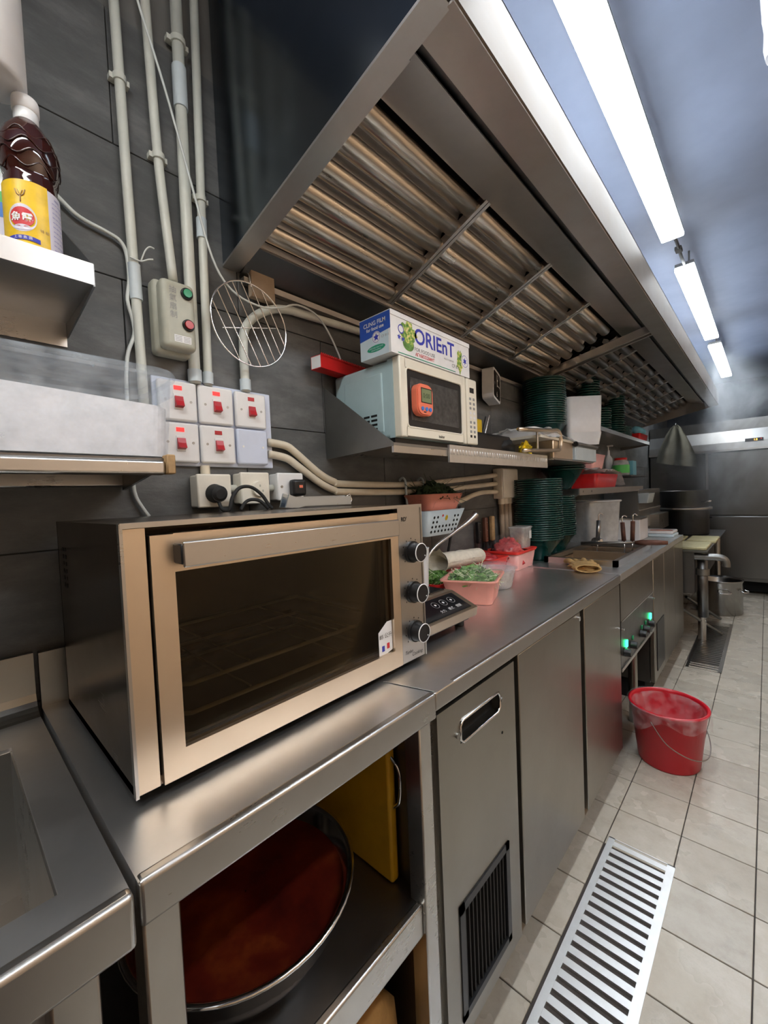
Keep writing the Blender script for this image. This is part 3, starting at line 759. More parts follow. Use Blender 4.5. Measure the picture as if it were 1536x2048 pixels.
conduit('conduit', smooth_path([(.020,1.56,1.222),(.020,1.66,1.226),(.020,1.78,1.250),(.020,1.88,1.262),(.020,2.02,1.262)],6), .0115, 'short cream conduit between the hanging basket and the junction box', (), (), 'pvc_cream', 'cream conduits along the wall')
jb = thing('junction_box', 'cream square junction box on the wall beside the green bowl stacks', 'junction box', (.03,2.11,1.23))
obj('box', G().rbox((.001,2.02,1.225),(.055,2.20,1.385), .004, 2), 'pvc_cream', jb)
obj('lid', G().rbox((.055,2.024,1.229),(.060,2.196,1.381), .002, 1), 'ivory', jb)
for y in (2.06, 2.105, 2.15, 2.19):
    obj('entry_gland', G().cyl((.025,y,1.225),(.025,y,1.195),.018,n=12), 'pvc_cream', jb)
    obj('drop_pipe', G().tube([(.025,y,1.195),(.025,y+.004,1.05),(.025,y+.006,.88)], .014, 10), 'cardboard', jb)
# thin cables
single('cable', G().tube(smooth_path([(.012,.175,1.93),(.012,.209,1.899),(.012,.24,1.878),(.012,.289,1.868),(.012,.313,1.859),(.012,.324,1.833),(.012,.326,1.778),(.012,.320,1.731),(.012,.328,1.689),(.012,.329,1.655),(.012,.312,1.60),(.012,.306,1.5),(.012,.308,1.33),(.012,.311,1.289),(.013,.322,1.262),(.014,.336,1.238)],5), .0042, 8), 'cable', 'white cable looping down the slate wall left of the conduits', 'cable', loc=(.012,.336,1.238))
single('cable', G().tube(smooth_path([(.06,.352,2.45),(.06,.363,2.381),(.055,.412,2.232),(.05,.464,2.045),(.045,.51,1.885),(.045,.559,1.82),(.05,.631,1.800),(.05,.70,1.815),(.045,.765,1.845),(.04,.84,1.840),(.04,.894,1.79),(.045,.936,1.707),(.045,.95,1.64)],5), .0028, 8), 'cable', 'thin slack cable hanging across the conduits and under the hood', 'cable', loc=(.045,.95,1.64))
single('wire_tie', G().tube(smooth_path([(.029,.325,1.822),(.030,.345,1.820),(.032,.352,1.822),(.034,.362,1.828),(.034,.372,1.832)],4), .0018, 6).tube(smooth_path([(.030,.347,1.820),(.034,.356,1.845),(.034,.366,1.858),(.034,.376,1.858)],4), .0018, 6), 'cable', 'twisted white wire tie round the leftmost conduit', 'wire tie', loc=(.030,.345,1.820))

# ---- push-button box
pb = thing('push_button_box', 'grey-beige motor switch box with green and red buttons on the wall', 'switch box', (.04,.41,1.62))
obj('base', G().rbox((.001,.365,1.618),(.040,.447,1.790), .010, 3), 'box_grey', pb)
cv = obj('cover', G().rbox((.036,.371,1.625),(.074,.447,1.782), .012, 4), 'box_grey', pb)
for z, m in ((1.756,'green_btn'), (1.683,'red_btn')):
    b = obj('button', G().cyl((.073,.427,z),(.083,.427,z),.0095,n=20), m, cv)
    obj('bezel', G().lathe([(.0105,0),(.0135,.004),(.0135,.0),(.0105,0)], (0,0,0), 24, mat=Matrix.Translation((.074,.427,z)) @ Matrix.Rotation(PI/2,4,'Y')).lathe([(.0095,.0),(.0098,.006),(.0135,.005),(.0138,0)], (0,0,0), 24, mat=Matrix.Translation((.0735,.427,z)) @ Matrix.Rotation(PI/2,4,'Y')), 'black', b)
nm = obj('nameplate', G().box((.0741,.394,1.640),(.0746,.432,1.656)), 'ink_white', cv)
g = G()
for i in range(4):
    for j in range(2): g.box((.0746,.396+j*.019,1.6425+i*.0034),(.0749,.396+j*.019+.015,1.6435+i*.0034))
obj('print', g, 'ink_grey', nm)
g = G(); 
for i, s_ in enumerate(('抽', '氣', '扇', '制')): text_g(g, s_, .017, on_x(.0747, .3955, 1.757-i*.019))
obj('handwriting', g, 'ink_grey', cv)

# ---- switch panel
sp = thing('switch_panel', 'white wall panel of red cooker switches beside the flour tub', 'switch panel', (.015,.52,1.358))
obj('back_plate', G().rbox((.001,.36,1.358),(.010,.678,1.572), .003, 2), 'switch_blue', sp)
for ci, y0 in enumerate((.368, .464, .563)):
    for ri, z0 in enumerate((1.467, 1.366)):
        blank = ci == 2 and ri == 1
        hgt = .097; wd = .092
        pl = obj('switch_plate', G().rbox((.010,y0,z0),(.024,y0+wd,z0+hgt), .005, 2), 'switch_blue' if blank else 'switch', sp)
        yc = y0+wd/2; zc = z0+hgt/2
        for dy in (-.030, .030): obj('screw', G().cyl((.0235,yc+dy,zc),(.0248,yc+dy,zc),.0032,n=10), 'switch' if blank else 'bolt', pl)
        if blank: continue
        lit = (ci, ri) in ((0,0), (1,0), (0,1))
        obj('rocker_frame', G().rbox((.0235,yc-.011,zc-.022),(.0262,yc+.011,zc+.016), .001, 1), 'switch', pl)
        obj('rocker', G().prism([(.026,zc-.017),(.038,zc-.014),(.033,zc-.002),(.030,zc+.010),(.026,zc+.010)], 'y', yc-.0095, yc+.0095), 'red_rocker', pl)
        obj('neon_window', G().box((.0238,yc-.0095,zc+.026),(.0250,yc+.0095,zc+.036)), 'red_lamp' if lit else 'red_rocker', pl)
obj('riser', G().cyl((.012,.475,1.36),(.012,.475,1.33),.012,n=12), 'pvc_cream', sp)

# ---- three sockets
def socket(y0, y1, z0, z1, label, m='ivory'):
    t = thing('wall_socket', label, 'socket', (.025,(y0+y1)/2,z0), group='surface sockets under the switch panel')
    obj('back_box', G().rbox((.001,y0+.002,z0+.002),(.040,y1-.002,z1-.002), .004, 2), m, t)
    obj('face_plate', G().rbox((.038,y0,z0),(.052,y1,z1), .004, 2), m, t)
    return t
s1 = socket(.436,.524,1.252,1.336,'ivory wall socket holding the round black plug')
s2 = socket(.551,.637,1.256,1.342,'ivory wall socket with an empty round socket cover, in the middle')
s3 = socket(.664,.752,1.262,1.342,'white wall socket holding the square black adapter', 'switch')
obj('round_cover', G().cyl((.052,.601,1.297),(.062,.601,1.297),.022,.020,n=24), 'ivory', s2)
for dy, dz in ((0,.008),(-.008,-.006),(.008,-.006)): obj('pin_hole', G().box((.062,.601+dy-.002,1.297+dz-.003),(.0624,.601+dy+.002,1.297+dz+.003)), 'box_grey', s2)
for dy in (-.032,): obj('screw', G().cyl((.052,.708+dy,1.302),(.0532,.708+dy,1.302),.004,n=10), 'bolt', s3)
obj('link_pipe', G().cyl((.02,.524,1.30),(.02,.552,1.30),.010,n=12), 'pvc', s1); obj('link_pipe', G().cyl((.02,.637,1.30),(.02,.665,1.30),.010,n=12), 'pvc', s2)
pg = thing('black_plug', 'round black plug with a looping black flex in the left socket', 'plug', (.06,.475,1.27))
obj('plug_body', G().cyl((.0525,.478,1.287),(.080,.478,1.285),.024,.020,n=24).cyl((.080,.478,1.285),(.086,.478,1.284),.020,.012,n=24), 'rubber', pg)
obj('flex', G().tube(smooth_path([(.07,.478,1.268),(.085,.480,1.246),(.10,.490,1.245),(.10,.500,1.275),(.10,.520,1.298),(.105,.548,1.300),(.11,.575,1.280),(.115,.592,1.252),(.12,.60,1.2425)],6), .0045, 8), 'rubber', pg)
obj('flex', G().tube(smooth_path([(.10,.520,1.2425),(.10,.535,1.262),(.105,.552,1.268),(.11,.572,1.262),(.115,.59,1.2425)],6), .0045, 8), 'rubber', pg)
ad = thing('plug_adapter', 'square black plug adapter with a small orange mark', 'adapter', (.06,.722,1.28))
obj('adapter_body', G().rbox((.0525,.698,1.274),(.080,.744,1.322), .008, 3), 'black', ad)
obj('mark', G().box((.080,.717,1.297),(.0805,.729,1.305)), 'orange', ad)

# ---- wire rack hanging on the wall
wr = thing('wire_rack', 'round wire cooling rack hanging on the slate wall', 'wire rack', (.05,.605,1.65))
C0 = Vector((.05,.606,1.742)); RR = .111
obj('rim', G().tube([C0+Vector((0,RR*math.cos(a),RR*math.sin(a))) for a in [2*PI*i/48 for i in range(48)]], .0022, 8, closed=True), 'chrome', wr)
an = math.radians(-64); du = Vector((0,math.cos(an),math.sin(an))); dv = Vector((0,-math.sin(an),math.cos(an)))
for i in range(7):
    o_ = (i-3)*.0265; h = math.sqrt(RR*RR-o_*o_)
    obj('bar', G().cyl(C0+dv*o_-du*h, C0+dv*o_+du*h, .0016, n=8), 'chrome', wr)
h = RR*.72
obj('cross_bar', G().cyl(C0+Vector((-.003,-h,-.028)), C0+Vector((-.003,h,.012)), .0018, n=8), 'chrome', wr)
obj('hook', G().tube(smooth_path([(.05,.612,1.845),(.045,.612,1.875),(.02,.617,1.905)],4), .0018, 6), 'chrome', wr)
single('card_tag', G().rbox((.012,.625,1.832),(.032,.70,1.912), .002, 1), 'cardboard', 'plain brown card block hanging under the corner of the hood', 'card', loc=(.02,.66,1.832))

# ================================================================== UPPER LEFT SHELF
def wall_shelf(name, label, x1, y0, y1, z, lip, tw, zb, zt, m='sheet', loc=None, ends=(0,1)):
    t = thing(name, label, 'shelf', (x1/2,(y0+y1)/2,z))
    obj('plate', G().box((.002,y0,z-.003),(x1,y1,z)), 'steel', t)
    obj('front_lip', G().box((x1-.002,y0,z-.006),(x1+.001,y1,z+lip)), m if isinstance(m, str) else m, t)
    for e in ends:
        yy = y1 if e else y0
        obj('end_bracket', G().prism([(.002,zb),(x1,z-.008),(x1,z+lip),(.002,zt)], 'y', yy-.0015, yy+.0015), 'sheet', t)
    return t
us = wall_shelf('wall_shelf', 'small steel wall shelf with bottles at the upper left', .225, -.6, .206, 1.652, .030, 0, 1.62, 1.845, 'steel_hood', ends=(1,))
obj('back_flange', G().box((.002,-.6,1.60),(.005,.204,1.649)), 'steel', us)
# fish sauce bottle
fb = thing('sauce_bottle', 'dark sauce bottle with a yellow label and white cap on the shelf', 'bottle', (.188,.1345,1.653), world=False); fb.scale = (1.1,1.1,1.05)
prof = [(.001,0),(.028,0),(.032,.004),(.033,.012),(.033,.124),(.0315,.129),(.0318,.134),(.0300,.139),(.0312,.144),(.0335,.152),(.0360,.166),(.0363,.178),(.0345,.192),(.029,.208),(.021,.221),(.0145,.229),(.013,.234)]
obj('bottle_body', G().lathe(prof, (0,0,0), 40), 'soy', fb)
for j in range(4):
    zz = .150+j*.015; rr = (.0330,.0360,.0363,.0335)[j]
    pts = [Vector((math.cos(a)*(rr+.0006), math.sin(a)*(rr+.0006), zz+.006*math.sin(a*6+j*1.5))) for a in [2*PI*i/60 for i in range(60)]]
    obj('facet_ridge', G().tube(pts, .0010, 6, closed=True), 'soy', fb)
obj('neck', G().lathe([(.0135,.226),(.0150,.232),(.0150,.246),(.013,.248)], (0,0,0), 28), 'milk', fb)
obj('cap', G().lathe([(.0150,.245),(.0165,.247),(.0165,.262),(.0155,.265),(.001,.2655)], (0,0,0), 28), 'white_plastic', fb)
la = math.radians(-10)                  # the label's middle looks towards the camera
LR = .0336
def cyl_fn(r, ac, zc): return lambda u, v: Vector((r*math.cos(ac+u/r), r*math.sin(ac+u/r), zc+v))
lb = obj('label', G().lathe([(LR,.008),(LR,.122)], (0,0,0), 30, a0=la-1.75, a1=la+.60), 'label_yellow', fb)
obj('label', G().lathe([(LR,.006),(LR,.120)], (0,0,0), 20, a0=la+.60, a1=la+1.9), 'label_white', fb)
def disc_on(r, ac, zc, ru, rv, n=28):
    f = cyl_fn(r, ac, zc); g = G(); vs = [f(0,0)]+[f(ru*math.cos(2*PI*i/n), rv*math.sin(2*PI*i/n)) for i in range(n)]
    return g._faces(vs, [(0, 1+i, 1+(i+1)%n) for i in range(n)])
ec = la-.36
obj('emblem_ring', disc_on(LR+.0003, ec, .066, .0175, .0205), 'label_white', lb)
obj('emblem', disc_on(LR+.0006, ec, .067, .0150, .0145), 'ink_red', lb)
g = text_g(G(), '魚露', .0135, cyl_fn(LR+.0009, ec, .066), bold=.0003); obj('lettering', g, 'ink_white', lb)
obj('emblem_scroll', disc_on(LR+.0007, ec, .0520, .0105, .004), 'label_white', lb)
def band_on(r, ac, zc, w_, h_, bow):
    f = cyl_fn(r, ac, zc); return G().grid(lambda u, v: f((u-.5)*w_, (v-.5)*h_+bow*((u-.5)**2)*4), 14, 1)
obj('ribbon', band_on(LR+.0008, ec, .0370, .040, .0065, -.003), 'ink_blue', lb)
g = text_g(G(), '上 等 魚 露', .0048, cyl_fn(LR+.0011, ec, .0366)); obj('ribbon_print', g, 'ink_white', lb)
f = cyl_fn(LR+.0006, ec, .101)
obj('trophy', G().tube([f(-.006,.006),f(-.004,-.001),f(0,-.004),f(.004,-.001),f(.006,.006)], .0008, 5).tube([f(0,-.004),f(0,-.012)], .0008, 5).tube([f(-.003,.005),f(0,-.003),f(.003,.005)], .0006, 5), 'wood', lb)
g = G()
for i in range(14): text_g(g, '|||||||||||' if i == 0 else ('mi lim ml lmi' if i % 2 else 'lmi mil il mlm'), .0036, cyl_fn(LR+.0004, la+1.05, .112-i*.0072))
obj('small_print', g, 'ink_blue', lb)
g = text_g(G(), '特 級', .005, cyl_fn(LR+.0006, la+.40, .052)); text_g(g, '净 含 量 700 毫 升', .0042, cyl_fn(LR+.0006, la-.3, .022)); obj('small_print', g, 'wood', lb)
b2 = thing('sauce_bottle', 'pale bottle with a green and blue label, half hidden at the left edge', 'bottle', (.100,.112,1.653), world=False)
obj('bottle_body', G().lathe([(.001,0),(.03,0),(.033,.006),(.033,.16),(.028,.185),(.016,.205),(.014,.215)], (0,0,0), 32), 'milk', b2)
obj('label', G().lathe([(.0335,.02),(.0335,.105)], (0,0,0), 32), 'label_white', b2)
obj('label', G().lathe([(.0338,.105),(.0338,.130)], (0,0,0), 32), 'blue_btn', b2)
obj('label', G().lathe([(.0338,.130),(.0338,.148)], (0,0,0), 32), 'label_green', b2)
obj('cap', G().lathe([(.0155,.212),(.0165,.214),(.0165,.232),(.001,.233)], (0,0,0), 24), 'white_plastic', b2)
wp = thing('white_duct', 'fat white round pipe end hanging above the sauce bottles', 'pipe', (.19,.088,1.935))
obj('pipe', G().lathe([(.001,1.935),(.044,1.935),(.050,1.940),(.050,ZT)], (.19,.088,0), 40), 'white_plastic', wp)
obj('bracket', G().box((.002,.05,2.3),(.15,.08,2.31)), 'sheet', wp)

# ================================================================== LOWER LEFT SHELF with the flour tub
ls = thing('wall_shelf', 'low steel wall shelf under the flour tub at the left edge', 'shelf', (.13,-.15,1.35))
obj('plate', G().box((.002,-.6,1.346),(.245,.296,1.350)), 'steel_dark', ls)
obj('front_rail', G().rbox((.240,-.6,1.318),(.256,.294,1.346), .006, 3), 'steel', ls)
obj('back_rail', G().rbox((.002,-.6,1.308),(.016,.294,1.346), .004, 2), 'steel', ls)
obj('end_block', G().rbox((.236,.294,1.320),(.262,.309,1.356), .002, 1), 'wood', ls)
obj('end_brace', G().prism([(.01,1.30),(.24,1.330),(.24,1.346),(.01,1.346)], 'y', .286, .292), 'steel_dark', ls)
ft = thing('flour_tub', 'big clear lidded plastic tub of white flour on the low shelf', 'tub', (.15,.06,1.3505))
def round_rect(x0, x1, y0, y1, r, n=6):
    out = []
    for cx, cy, a0 in ((x1-r,y1-r,0), (x0+r,y1-r,PI/2), (x0+r,y0+r,PI), (x1-r,y0+r,1.5*PI)):
        for i in range(n+1):
            a = a0+PI/2*i/n; out.append((cx+r*math.cos(a), cy+r*math.sin(a)))
    return out
def loft(g, rings, mi=0, cap0=True, cap1=True, smooth=True):
    n = len(rings[0][0]); vs = []
    for ring, z in rings: vs += [Vector((x, y, z)) for x, y in ring]
    fs = [(j*n+i, j*n+(i+1)%n, (j+1)*n+(i+1)%n, (j+1)*n+i) for j in range(len(rings)-1) for i in range(n)]
    g._faces(vs, fs, mi, smooth)
    if cap0: g._faces(vs[:n], [tuple(reversed(range(n)))], mi)
    if cap1: g._faces(vs[-n:], [tuple(range(n))], mi)
    return g
def rr(d, r=.03): return round_rect(.055-d, .240+d, -.20-d, .318+d, r)
obj('tub_body', loft(G(), [(rr(-.012),1.351),(rr(-.004),1.358),(rr(.002),1.44),(rr(.006),1.508)], cap1=False), 'clear', ft)
obj('lid', loft(G(), [(rr(.012,.034),1.500),(rr(.014,.036),1.508),(rr(.010,.034),1.516),(rr(.002,.03),1.520),(rr(-.004,.03),1.514)], cap0=False), 'clear', ft)
obj('lid_clip', G().rbox((.10,.330,1.480),(.19,.340,1.512), .003, 2), 'clear', ft)
fg = G(); NN = 30
ring = rr(-.008)
fr2 = rr(-.003)
def fz(y): return 1.466+.008*math.sin((y+.1)*7+1.2)-.012*max(0,(y-.1)/.2)
n = len(ring)
vs = [Vector((x,y,1.3545)) for x, y in ring]+[Vector((x,y,fz(y))) for x, y in fr2]+[Vector((.148,.05,1.480))]
fg._faces(vs, [tuple(reversed(range(n)))]+[(i,(i+1)%n,n+(i+1)%n,n+i) for i in range(n)]+[(n+i,n+(i+1)%n,2*n) for i in range(n)], 0, False)
single('flour', fg, 'flour', 'heap of white flour seen through the clear tub', 'flour', loc=(.148,.05,1.3545), kind='stuff')

# ================================================================== MICROWAVE SHELF
ms = wall_shelf('wall_shelf', 'steel wall shelf with a triangular end bracket, under the microwave', .298, .889, 2.0, 1.412, .002, 0, 1.392, 1.63, 'sheet', ends=(0,))
obj('front_face', G().box((.290,.890,1.386),(.2975,2.0,1.410)), 'steel', ms)
obj('grip_strip', G().box((.2985,1.16,1.366),(.306,1.99,1.424)), 'alu', ms)
for i in range(44): 
    yy = 1.165+i*.0188
    obj('ridge', G().rbox((.305,yy,1.392),(.309,yy+.010,1.410), .0012, 1), 'alu', ms)
# microwave
mw = thing('microwave', 'cream and pale blue microwave oven on the wall shelf', 'microwave', (.16,1.13,1.4125))
MX = .300; my0, my1, mz0, mz1 = .926, 1.352, 1.434, 1.668
obj('case', G().rbox((.012,my0,mz0),(MX-.028,my1,mz1-.004), .012, 3), 'mw_blue', mw)
obj('case_band', G().box((MX-.045,my0-.0012,mz0),(MX-.026,my0+.004,mz1-.004)), 'mw_blue', mw)
obj('side_emboss', G().rbox((.065,my0-.004,mz0+.02),(.232,my0+.004,mz1-.036), .004, 2), 'mw_blue', mw)
for i in range(4):
    for j in range(2): obj('vent_slot', G().rbox((.150+j*.032,my0-.0046,mz0+.030+i*.0135),(.176+j*.032,my0-.0030,mz0+.037+i*.0135), .0007, 1), 'void', mw)
obj('base_shadow_gap', G().box((.02,my0+.004,1.420),(MX-.03,my1-.004,mz0)), 'black', mw)
for x, y in ((.04,.95),(.25,.95),(.04,1.33),(.25,1.33)): obj('foot', G().cyl((x,y,1.4122),(x,y,1.4205),.012,n=12), 'rubber', mw)
py = my0+.358
g = G(); wy0, wy1, wz0, wz1 = my0+.030, py-.028, mz0+.030, mz1-.030
g.rbox((MX-.028,my0,mz0),(MX,wy0,mz1), .004, 2).rbox((MX-.028,wy1,mz0),(MX,py-.002,mz1), .004, 2).box((MX-.028,wy0-.006,mz0+.004),(MX,wy1+.006,wz0)).box((MX-.028,wy0-.006,wz1),(MX,wy1+.006,mz1-.003))
md = obj('door', g, 'mw_cream', mw)
obj('window_frame', G().box((MX-.012,wy0,wz0),(MX-.004,wy1,wz1)), 'black', md)
obj('window', G().rbox((MX-.006,wy0+.022,wz0+.022),(MX-.0030,wy1-.020,wz1-.024), .001, 1), 'mw_win', md)
obj('window_bead', G().tube([(MX-.002,y,z) for y, z in round_rect(wy0,wy1,wz0,wz1,.012,4)], .0035, 8, closed=True), 'mw_cream', md)
g = text_g(G(), 'inalter', .013, on_x(MX+.0006, my0+.20, mz0+.013), bold=.0002); obj('maker_print', g, 'ink_black', md)
mp = obj('keypad', G().rbox((MX-.028,py,mz0),(MX+.004,my1,mz1-.002), .006, 3), 'mw_cream', mw)
obj('display', G().box((MX+.004,py+.018,mz1-.052),(MX+.0046,py+.046,mz1-.034)), 'black', mp)
for i in range(9):
    for j in range(2):
        if i in (3, 4): m = 'ink_white'
        else: m = 'ink_grey' if i < 8 else 'ink_black'
        obj('key', G().rbox((MX+.0035,py+.014+j*.024,mz1-.078-i*.0165),(MX+.0050,py+.026+j*.024,mz1-.069-i*.0165), .0006, 1), m, mp)
tm = thing('kitchen_timer', 'orange digital kitchen timer with three blue buttons, on the microwave door', 'timer', (.303,1.03,1.50))
ty0, ty1, tz0, tz1 = .978, 1.056, 1.500, 1.594
obj('case', loft(G(), [([(p,q) for p, q in round_rect(ty0,ty1,tz0,tz1,.022,5)],0)], cap1=False, cap0=False) if False else G().prism(round_rect(ty0,ty1,tz0,tz1,.024,6), 'x', MX-.001, MX+.018).prism(round_rect(ty0+.003,ty1-.003,tz0+.003,tz1-.003,.022,6), 'x', MX+.018, MX+.022), 'orange', tm)
sc = obj('screen', G().box((MX+.022,ty0+.018,tz0+.038),(MX+.0226,ty1-.010,tz1-.014)), 'lcd', tm)
obj('screen_bezel', G().tube([(MX+.0222,y,z) for y, z in ((ty0+.018,tz0+.038),(ty1-.010,tz0+.038),(ty1-.010,tz1-.014),(ty0+.018,tz1-.014))], .0018, 6, closed=True), 'ink_black', tm)
g = text_g(G(), '0:00', .020, on_x(MX+.023, (ty0+ty1)/2+.004, tz0+.058)); obj('digits', g, 'leaf_dark', sc)
for y in (.022, .042, .060): obj('button', G().cyl((MX+.0215,ty0+y,tz0+.019),(MX+.0245,ty0+y,tz0+.019),.0062,n=16), 'blue_btn', tm)
obj('mark', G().box((MX+.022,ty0+.028,tz0+.008),(MX+.0224,ty0+.040,tz0+.011)), 'ink_black', tm)
# cling film box on top
cb = thing('cling_film_box', 'long white and blue box of cling film on top of the microwave', 'box', (.24,1.105,1.669))
bx0, bx1, by0, by1, bz0, bz1 = .178, .300, .894, 1.312, 1.6690, 1.786
obj('carton', G().box((bx0,by0,bz0),(bx1,by1,bz1)), 'white_card', cb)
obj('lid_flap', G().box((bx0-.001,by0-.001,bz1),(bx1+.002,by1+.001,bz1+.002)).box((bx1,by0-.001,bz1-.012),(bx1+.002,by1+.001,bz1)), 'white_card', cb)
e = by0-.0008
obj('end_print', G()._faces([(bx0,e,bz1-.062),(bx1,e,bz1-.050),(bx1,e,bz1),(bx0,e,bz1)], [(0,1,2,3)]), 'blue_card', cb)
obj('end_print', G()._faces([(bx0,e,bz0),(bx1-.008,e,bz0),(bx1-.008,e,bz1-.051),(bx0,e,bz1-.062)], [(0,1,2,3)]), 'pale_blue', cb)
g = text_g(G(), 'CLING FILM', .017, on_my((bx0+bx1)/2, e-.0005, bz1-.020), bold=.0003); text_g(g, 'for food use', .014, on_my((bx0+bx1)/2+.002, e-.0005, bz1-.035), bold=.0003); obj('end_lettering', g, 'ink_white', cb)
def star(c, fn, ro, ri, n=5, g=None):
    g = g or G(); pts = [fn((ro if i % 2 == 0 else ri)*math.sin(PI*i/n), (ro if i % 2 == 0 else ri)*math.cos(PI*i/n)) for i in range(2*n)]
    return g._faces([fn(0,0)]+pts, [(0,1+i,1+(i+1)%(2*n)) for i in range(2*n)])
def ring_on(fn, r0, r1, n=32, g=None):
    g = g or G(); vs = [fn(r*math.cos(2*PI*i/n), r*math.sin(2*PI*i/n)) for r in (r0, r1) for i in range(n)]
    return g._faces(vs, [(i,(i+1)%n,n+(i+1)%n,n+i) for i in range(n)])
def oval_on(fn, ru, rv, n=28): return G()._faces([fn(0,0)]+[fn(ru*math.cos(2*PI*i/n), rv*math.sin(2*PI*i/n)) for i in range(n)], [(0,1+i,1+(i+1)%n) for i in range(n)])
fn = on_my((bx0+bx1)/2+.006, e-.0004, bz1-.062)
obj('badge', oval_on(fn, .017, .017), 'ink_white', cb); fn = on_my((bx0+bx1)/2+.006, e-.0008, bz1-.062)
obj('badge_star', star(0, fn, .012, .0055), 'ink_blue', cb); obj('badge_ring', ring_on(fn, .0140, .0152), 'ink_blue', cb)
g = text_g(G(), 'CF 811', .010, on_my(bx1-.020, e-.0006, bz1-.066)); obj('end_lettering', g, 'ink_grey', cb)
obj('green_stamp', oval_on(on_my((bx0+bx1)/2+.004, e-.0004, bz0+.024), .036, .0095), 'ink_green', cb)
g = text_g(G(), 'APPROVED FOR FOOD', .0055, on_my((bx0+bx1)/2+.004, e-.0008, bz0+.026)); text_g(g, 'MADE IN JAPAN', .0055, on_my((bx0+bx1)/2+.004, e-.0008, bz0+.0195)); obj('end_lettering', g, 'pale_blue', cb)
X_ = bx1+.0005; X2 = bx1+.0026
g = text_g(G(), 'ORIEnT', .066, on_x(X_, by0+.215, bz0+.070), bold=.0012); obj('brand_lettering', g, 'ink_blue', cb)
g = text_g(G(), 'FOR FOOD USE', .0150, on_x(X_, by0+.158, bz0+.031), bold=.0003); text_g(g, 'MULTI PURPOSE', .008, on_x(X_, by0+.29, bz0+.036)); text_g(g, 'CF 811', .016, on_x(X_, by0+.33, bz0+.022), bold=.0004); obj('front_lettering', g, 'ink_grey', cb)
g = text_g(G(), 'ΑΓΑΘΟΣΩΜΗΤ', .0135, on_x(X_, by0+.158, bz0+.016), bold=.0003); obj('front_lettering', g, 'ink_red', cb)
obj('green_stripe', G().box((bx1,by0+.03,bz0+.004),(X_,by1-.09,bz0+.0065)), 'ink_green', cb)
def salad_mat():
    m, nt, b = _nt('salad_print'); f = noise_tex(nt, 85, 3)
    nt.links.new(ramp(nt, f, [(.36,(.06,.16,.03)),(.48,(.22,.42,.06)),(.58,(.70,.62,.18)),(.68,(.80,.70,.45))]), b.inputs['Base Color']); return m
MT['salad'] = salad_mat()
def ragged(fn, ru, rv, seed, n=40):
    pts = []
    for i in range(n):
        a = 2*PI*i/n; q = 1+.14*math.sin(a*5+seed)+.10*math.sin(a*11+seed*2)
        pts.append(fn(ru*q*math.cos(a), rv*q*math.sin(a)))
    return G()._faces([fn(0,0)]+pts, [(0,1+i,1+(i+1)%n) for i in range(n)])
obj('salad_print', ragged(on_x(X_, by0+.078, bz0+.070), .038, .032, 1), 'salad', cb)
obj('salad_bowl_print', oval_on(on_x(X_-.0002, by0+.078, bz0+.038), .026, .020), 'leaf', cb)
obj('salad_print', ragged(on_x(X_, by1-.062, bz0+.045), .017, .038, 3), 'salad', cb)
fn = on_x(X_+.0004, by0+.045, bz0+.074)
obj('rosette', oval_on(on_x(X_+.0002, by0+.045, bz0+.074), .013, .013), 'ink_white', cb); obj('rosette_ring', ring_on(fn, .010, .013), 'ink_blue', cb)
obj('rosette_star', star(0, on_x(X_+.0004, by0+.036, bz0+.050), .009, .004), 'ink_blue', cb); obj('rosette_star', star(0, on_x(X_+.0004, by0+.053, bz0+.047), .009, .004), 'ink_blue', cb)
obj('badge', oval_on(on_x(X_+.0002, by1-.030, bz0+.052), .022, .024), 'ink_white', cb); obj('badge_star', star(0, on_x(X_+.0005, by1-.030, bz0+.052), .014, .006, 6), 'ink_blue', cb); obj('badge_ring', ring_on(on_x(X_+.0005, by1-.030, bz0+.052), .019, .0205), 'ink_blue', cb)
obj('punched_tab', ring_on(lambda u, v: Vector((bx1-.02, by0+.035+u, bz1+.008+v)), .004, .009), 'ink_blue', cb)
# red film box lying behind
rb = thing('red_box', 'small red film carton sticking out behind the microwave top', 'box', (.05,.90,1.672), world=False)
rb.rotation_euler = (0, 0, math.radians(6))
obj('carton', G().box((-.022,-.085,0),(.022,.22,.040)), 'red_plastic', rb)
obj('saw_teeth', G().prism([(-.085+i*.008+(.004 if q else 0), .040+(.007 if q else 0)) for i in range(38) for q in (0,1)]+[(.22,.036),(-.085,.036)], 'x', .020, .022), 'red_plastic', rb)
obj('open_end', G().box((-.020,-.0856,.002),(.020,-.085,.038)), 'white_card', rb)
obj('film_tail', G().grid(lambda u, v: Vector((.0+.02*v, -.086-.045*u, .040+.006*math.sin(u*4)+.004*v)), 8, 3), 'film', rb)
rb.location = (.045,.905,1.6695)
rb.location.z = 1.6650

# ================================================================== THINGS ON THE MICROWAVE SHELF
ck = thing('wall_clock', 'white rimmed square clock with a black face, hanging tilted by the microwave', 'clock', (.03,1.97,1.80), world=False)
ck.rotation_euler = (math.radians(-6), 0, math.radians(14))
obj('case', G().prism(round_rect(-.075,.075,-.078,.078,.02,4), 'x', -.026, .030), 'white_plastic', ck)
cf = obj('face', G().prism(round_rect(-.064,.064,-.066,.066,.014,4), 'x', .0295, .0305), 'black', ck)
g = text_g(G(), '12', .040, on_x(.031, 0, .040)); text_g(g, '6', .040, on_x(.031, 0, -.045)); text_g(g, '3', .022, on_x(.031, .046, 0)); text_g(g, '9', .022, on_x(.031, -.046, 0)); obj('numerals', g, 'ink_white', cf)
obj('hand', G().box((.031,-.003,-.006),(.032,.003,.030)), 'ink_white', cf); obj('hand', G().box((.0325,-.006,-.002),(.0332,.045,.002)), 'ink_white', cf)
obj('strap', G().box((-.022,-.010,.078),(-.018,.010,.11)), 'rubber', ck)
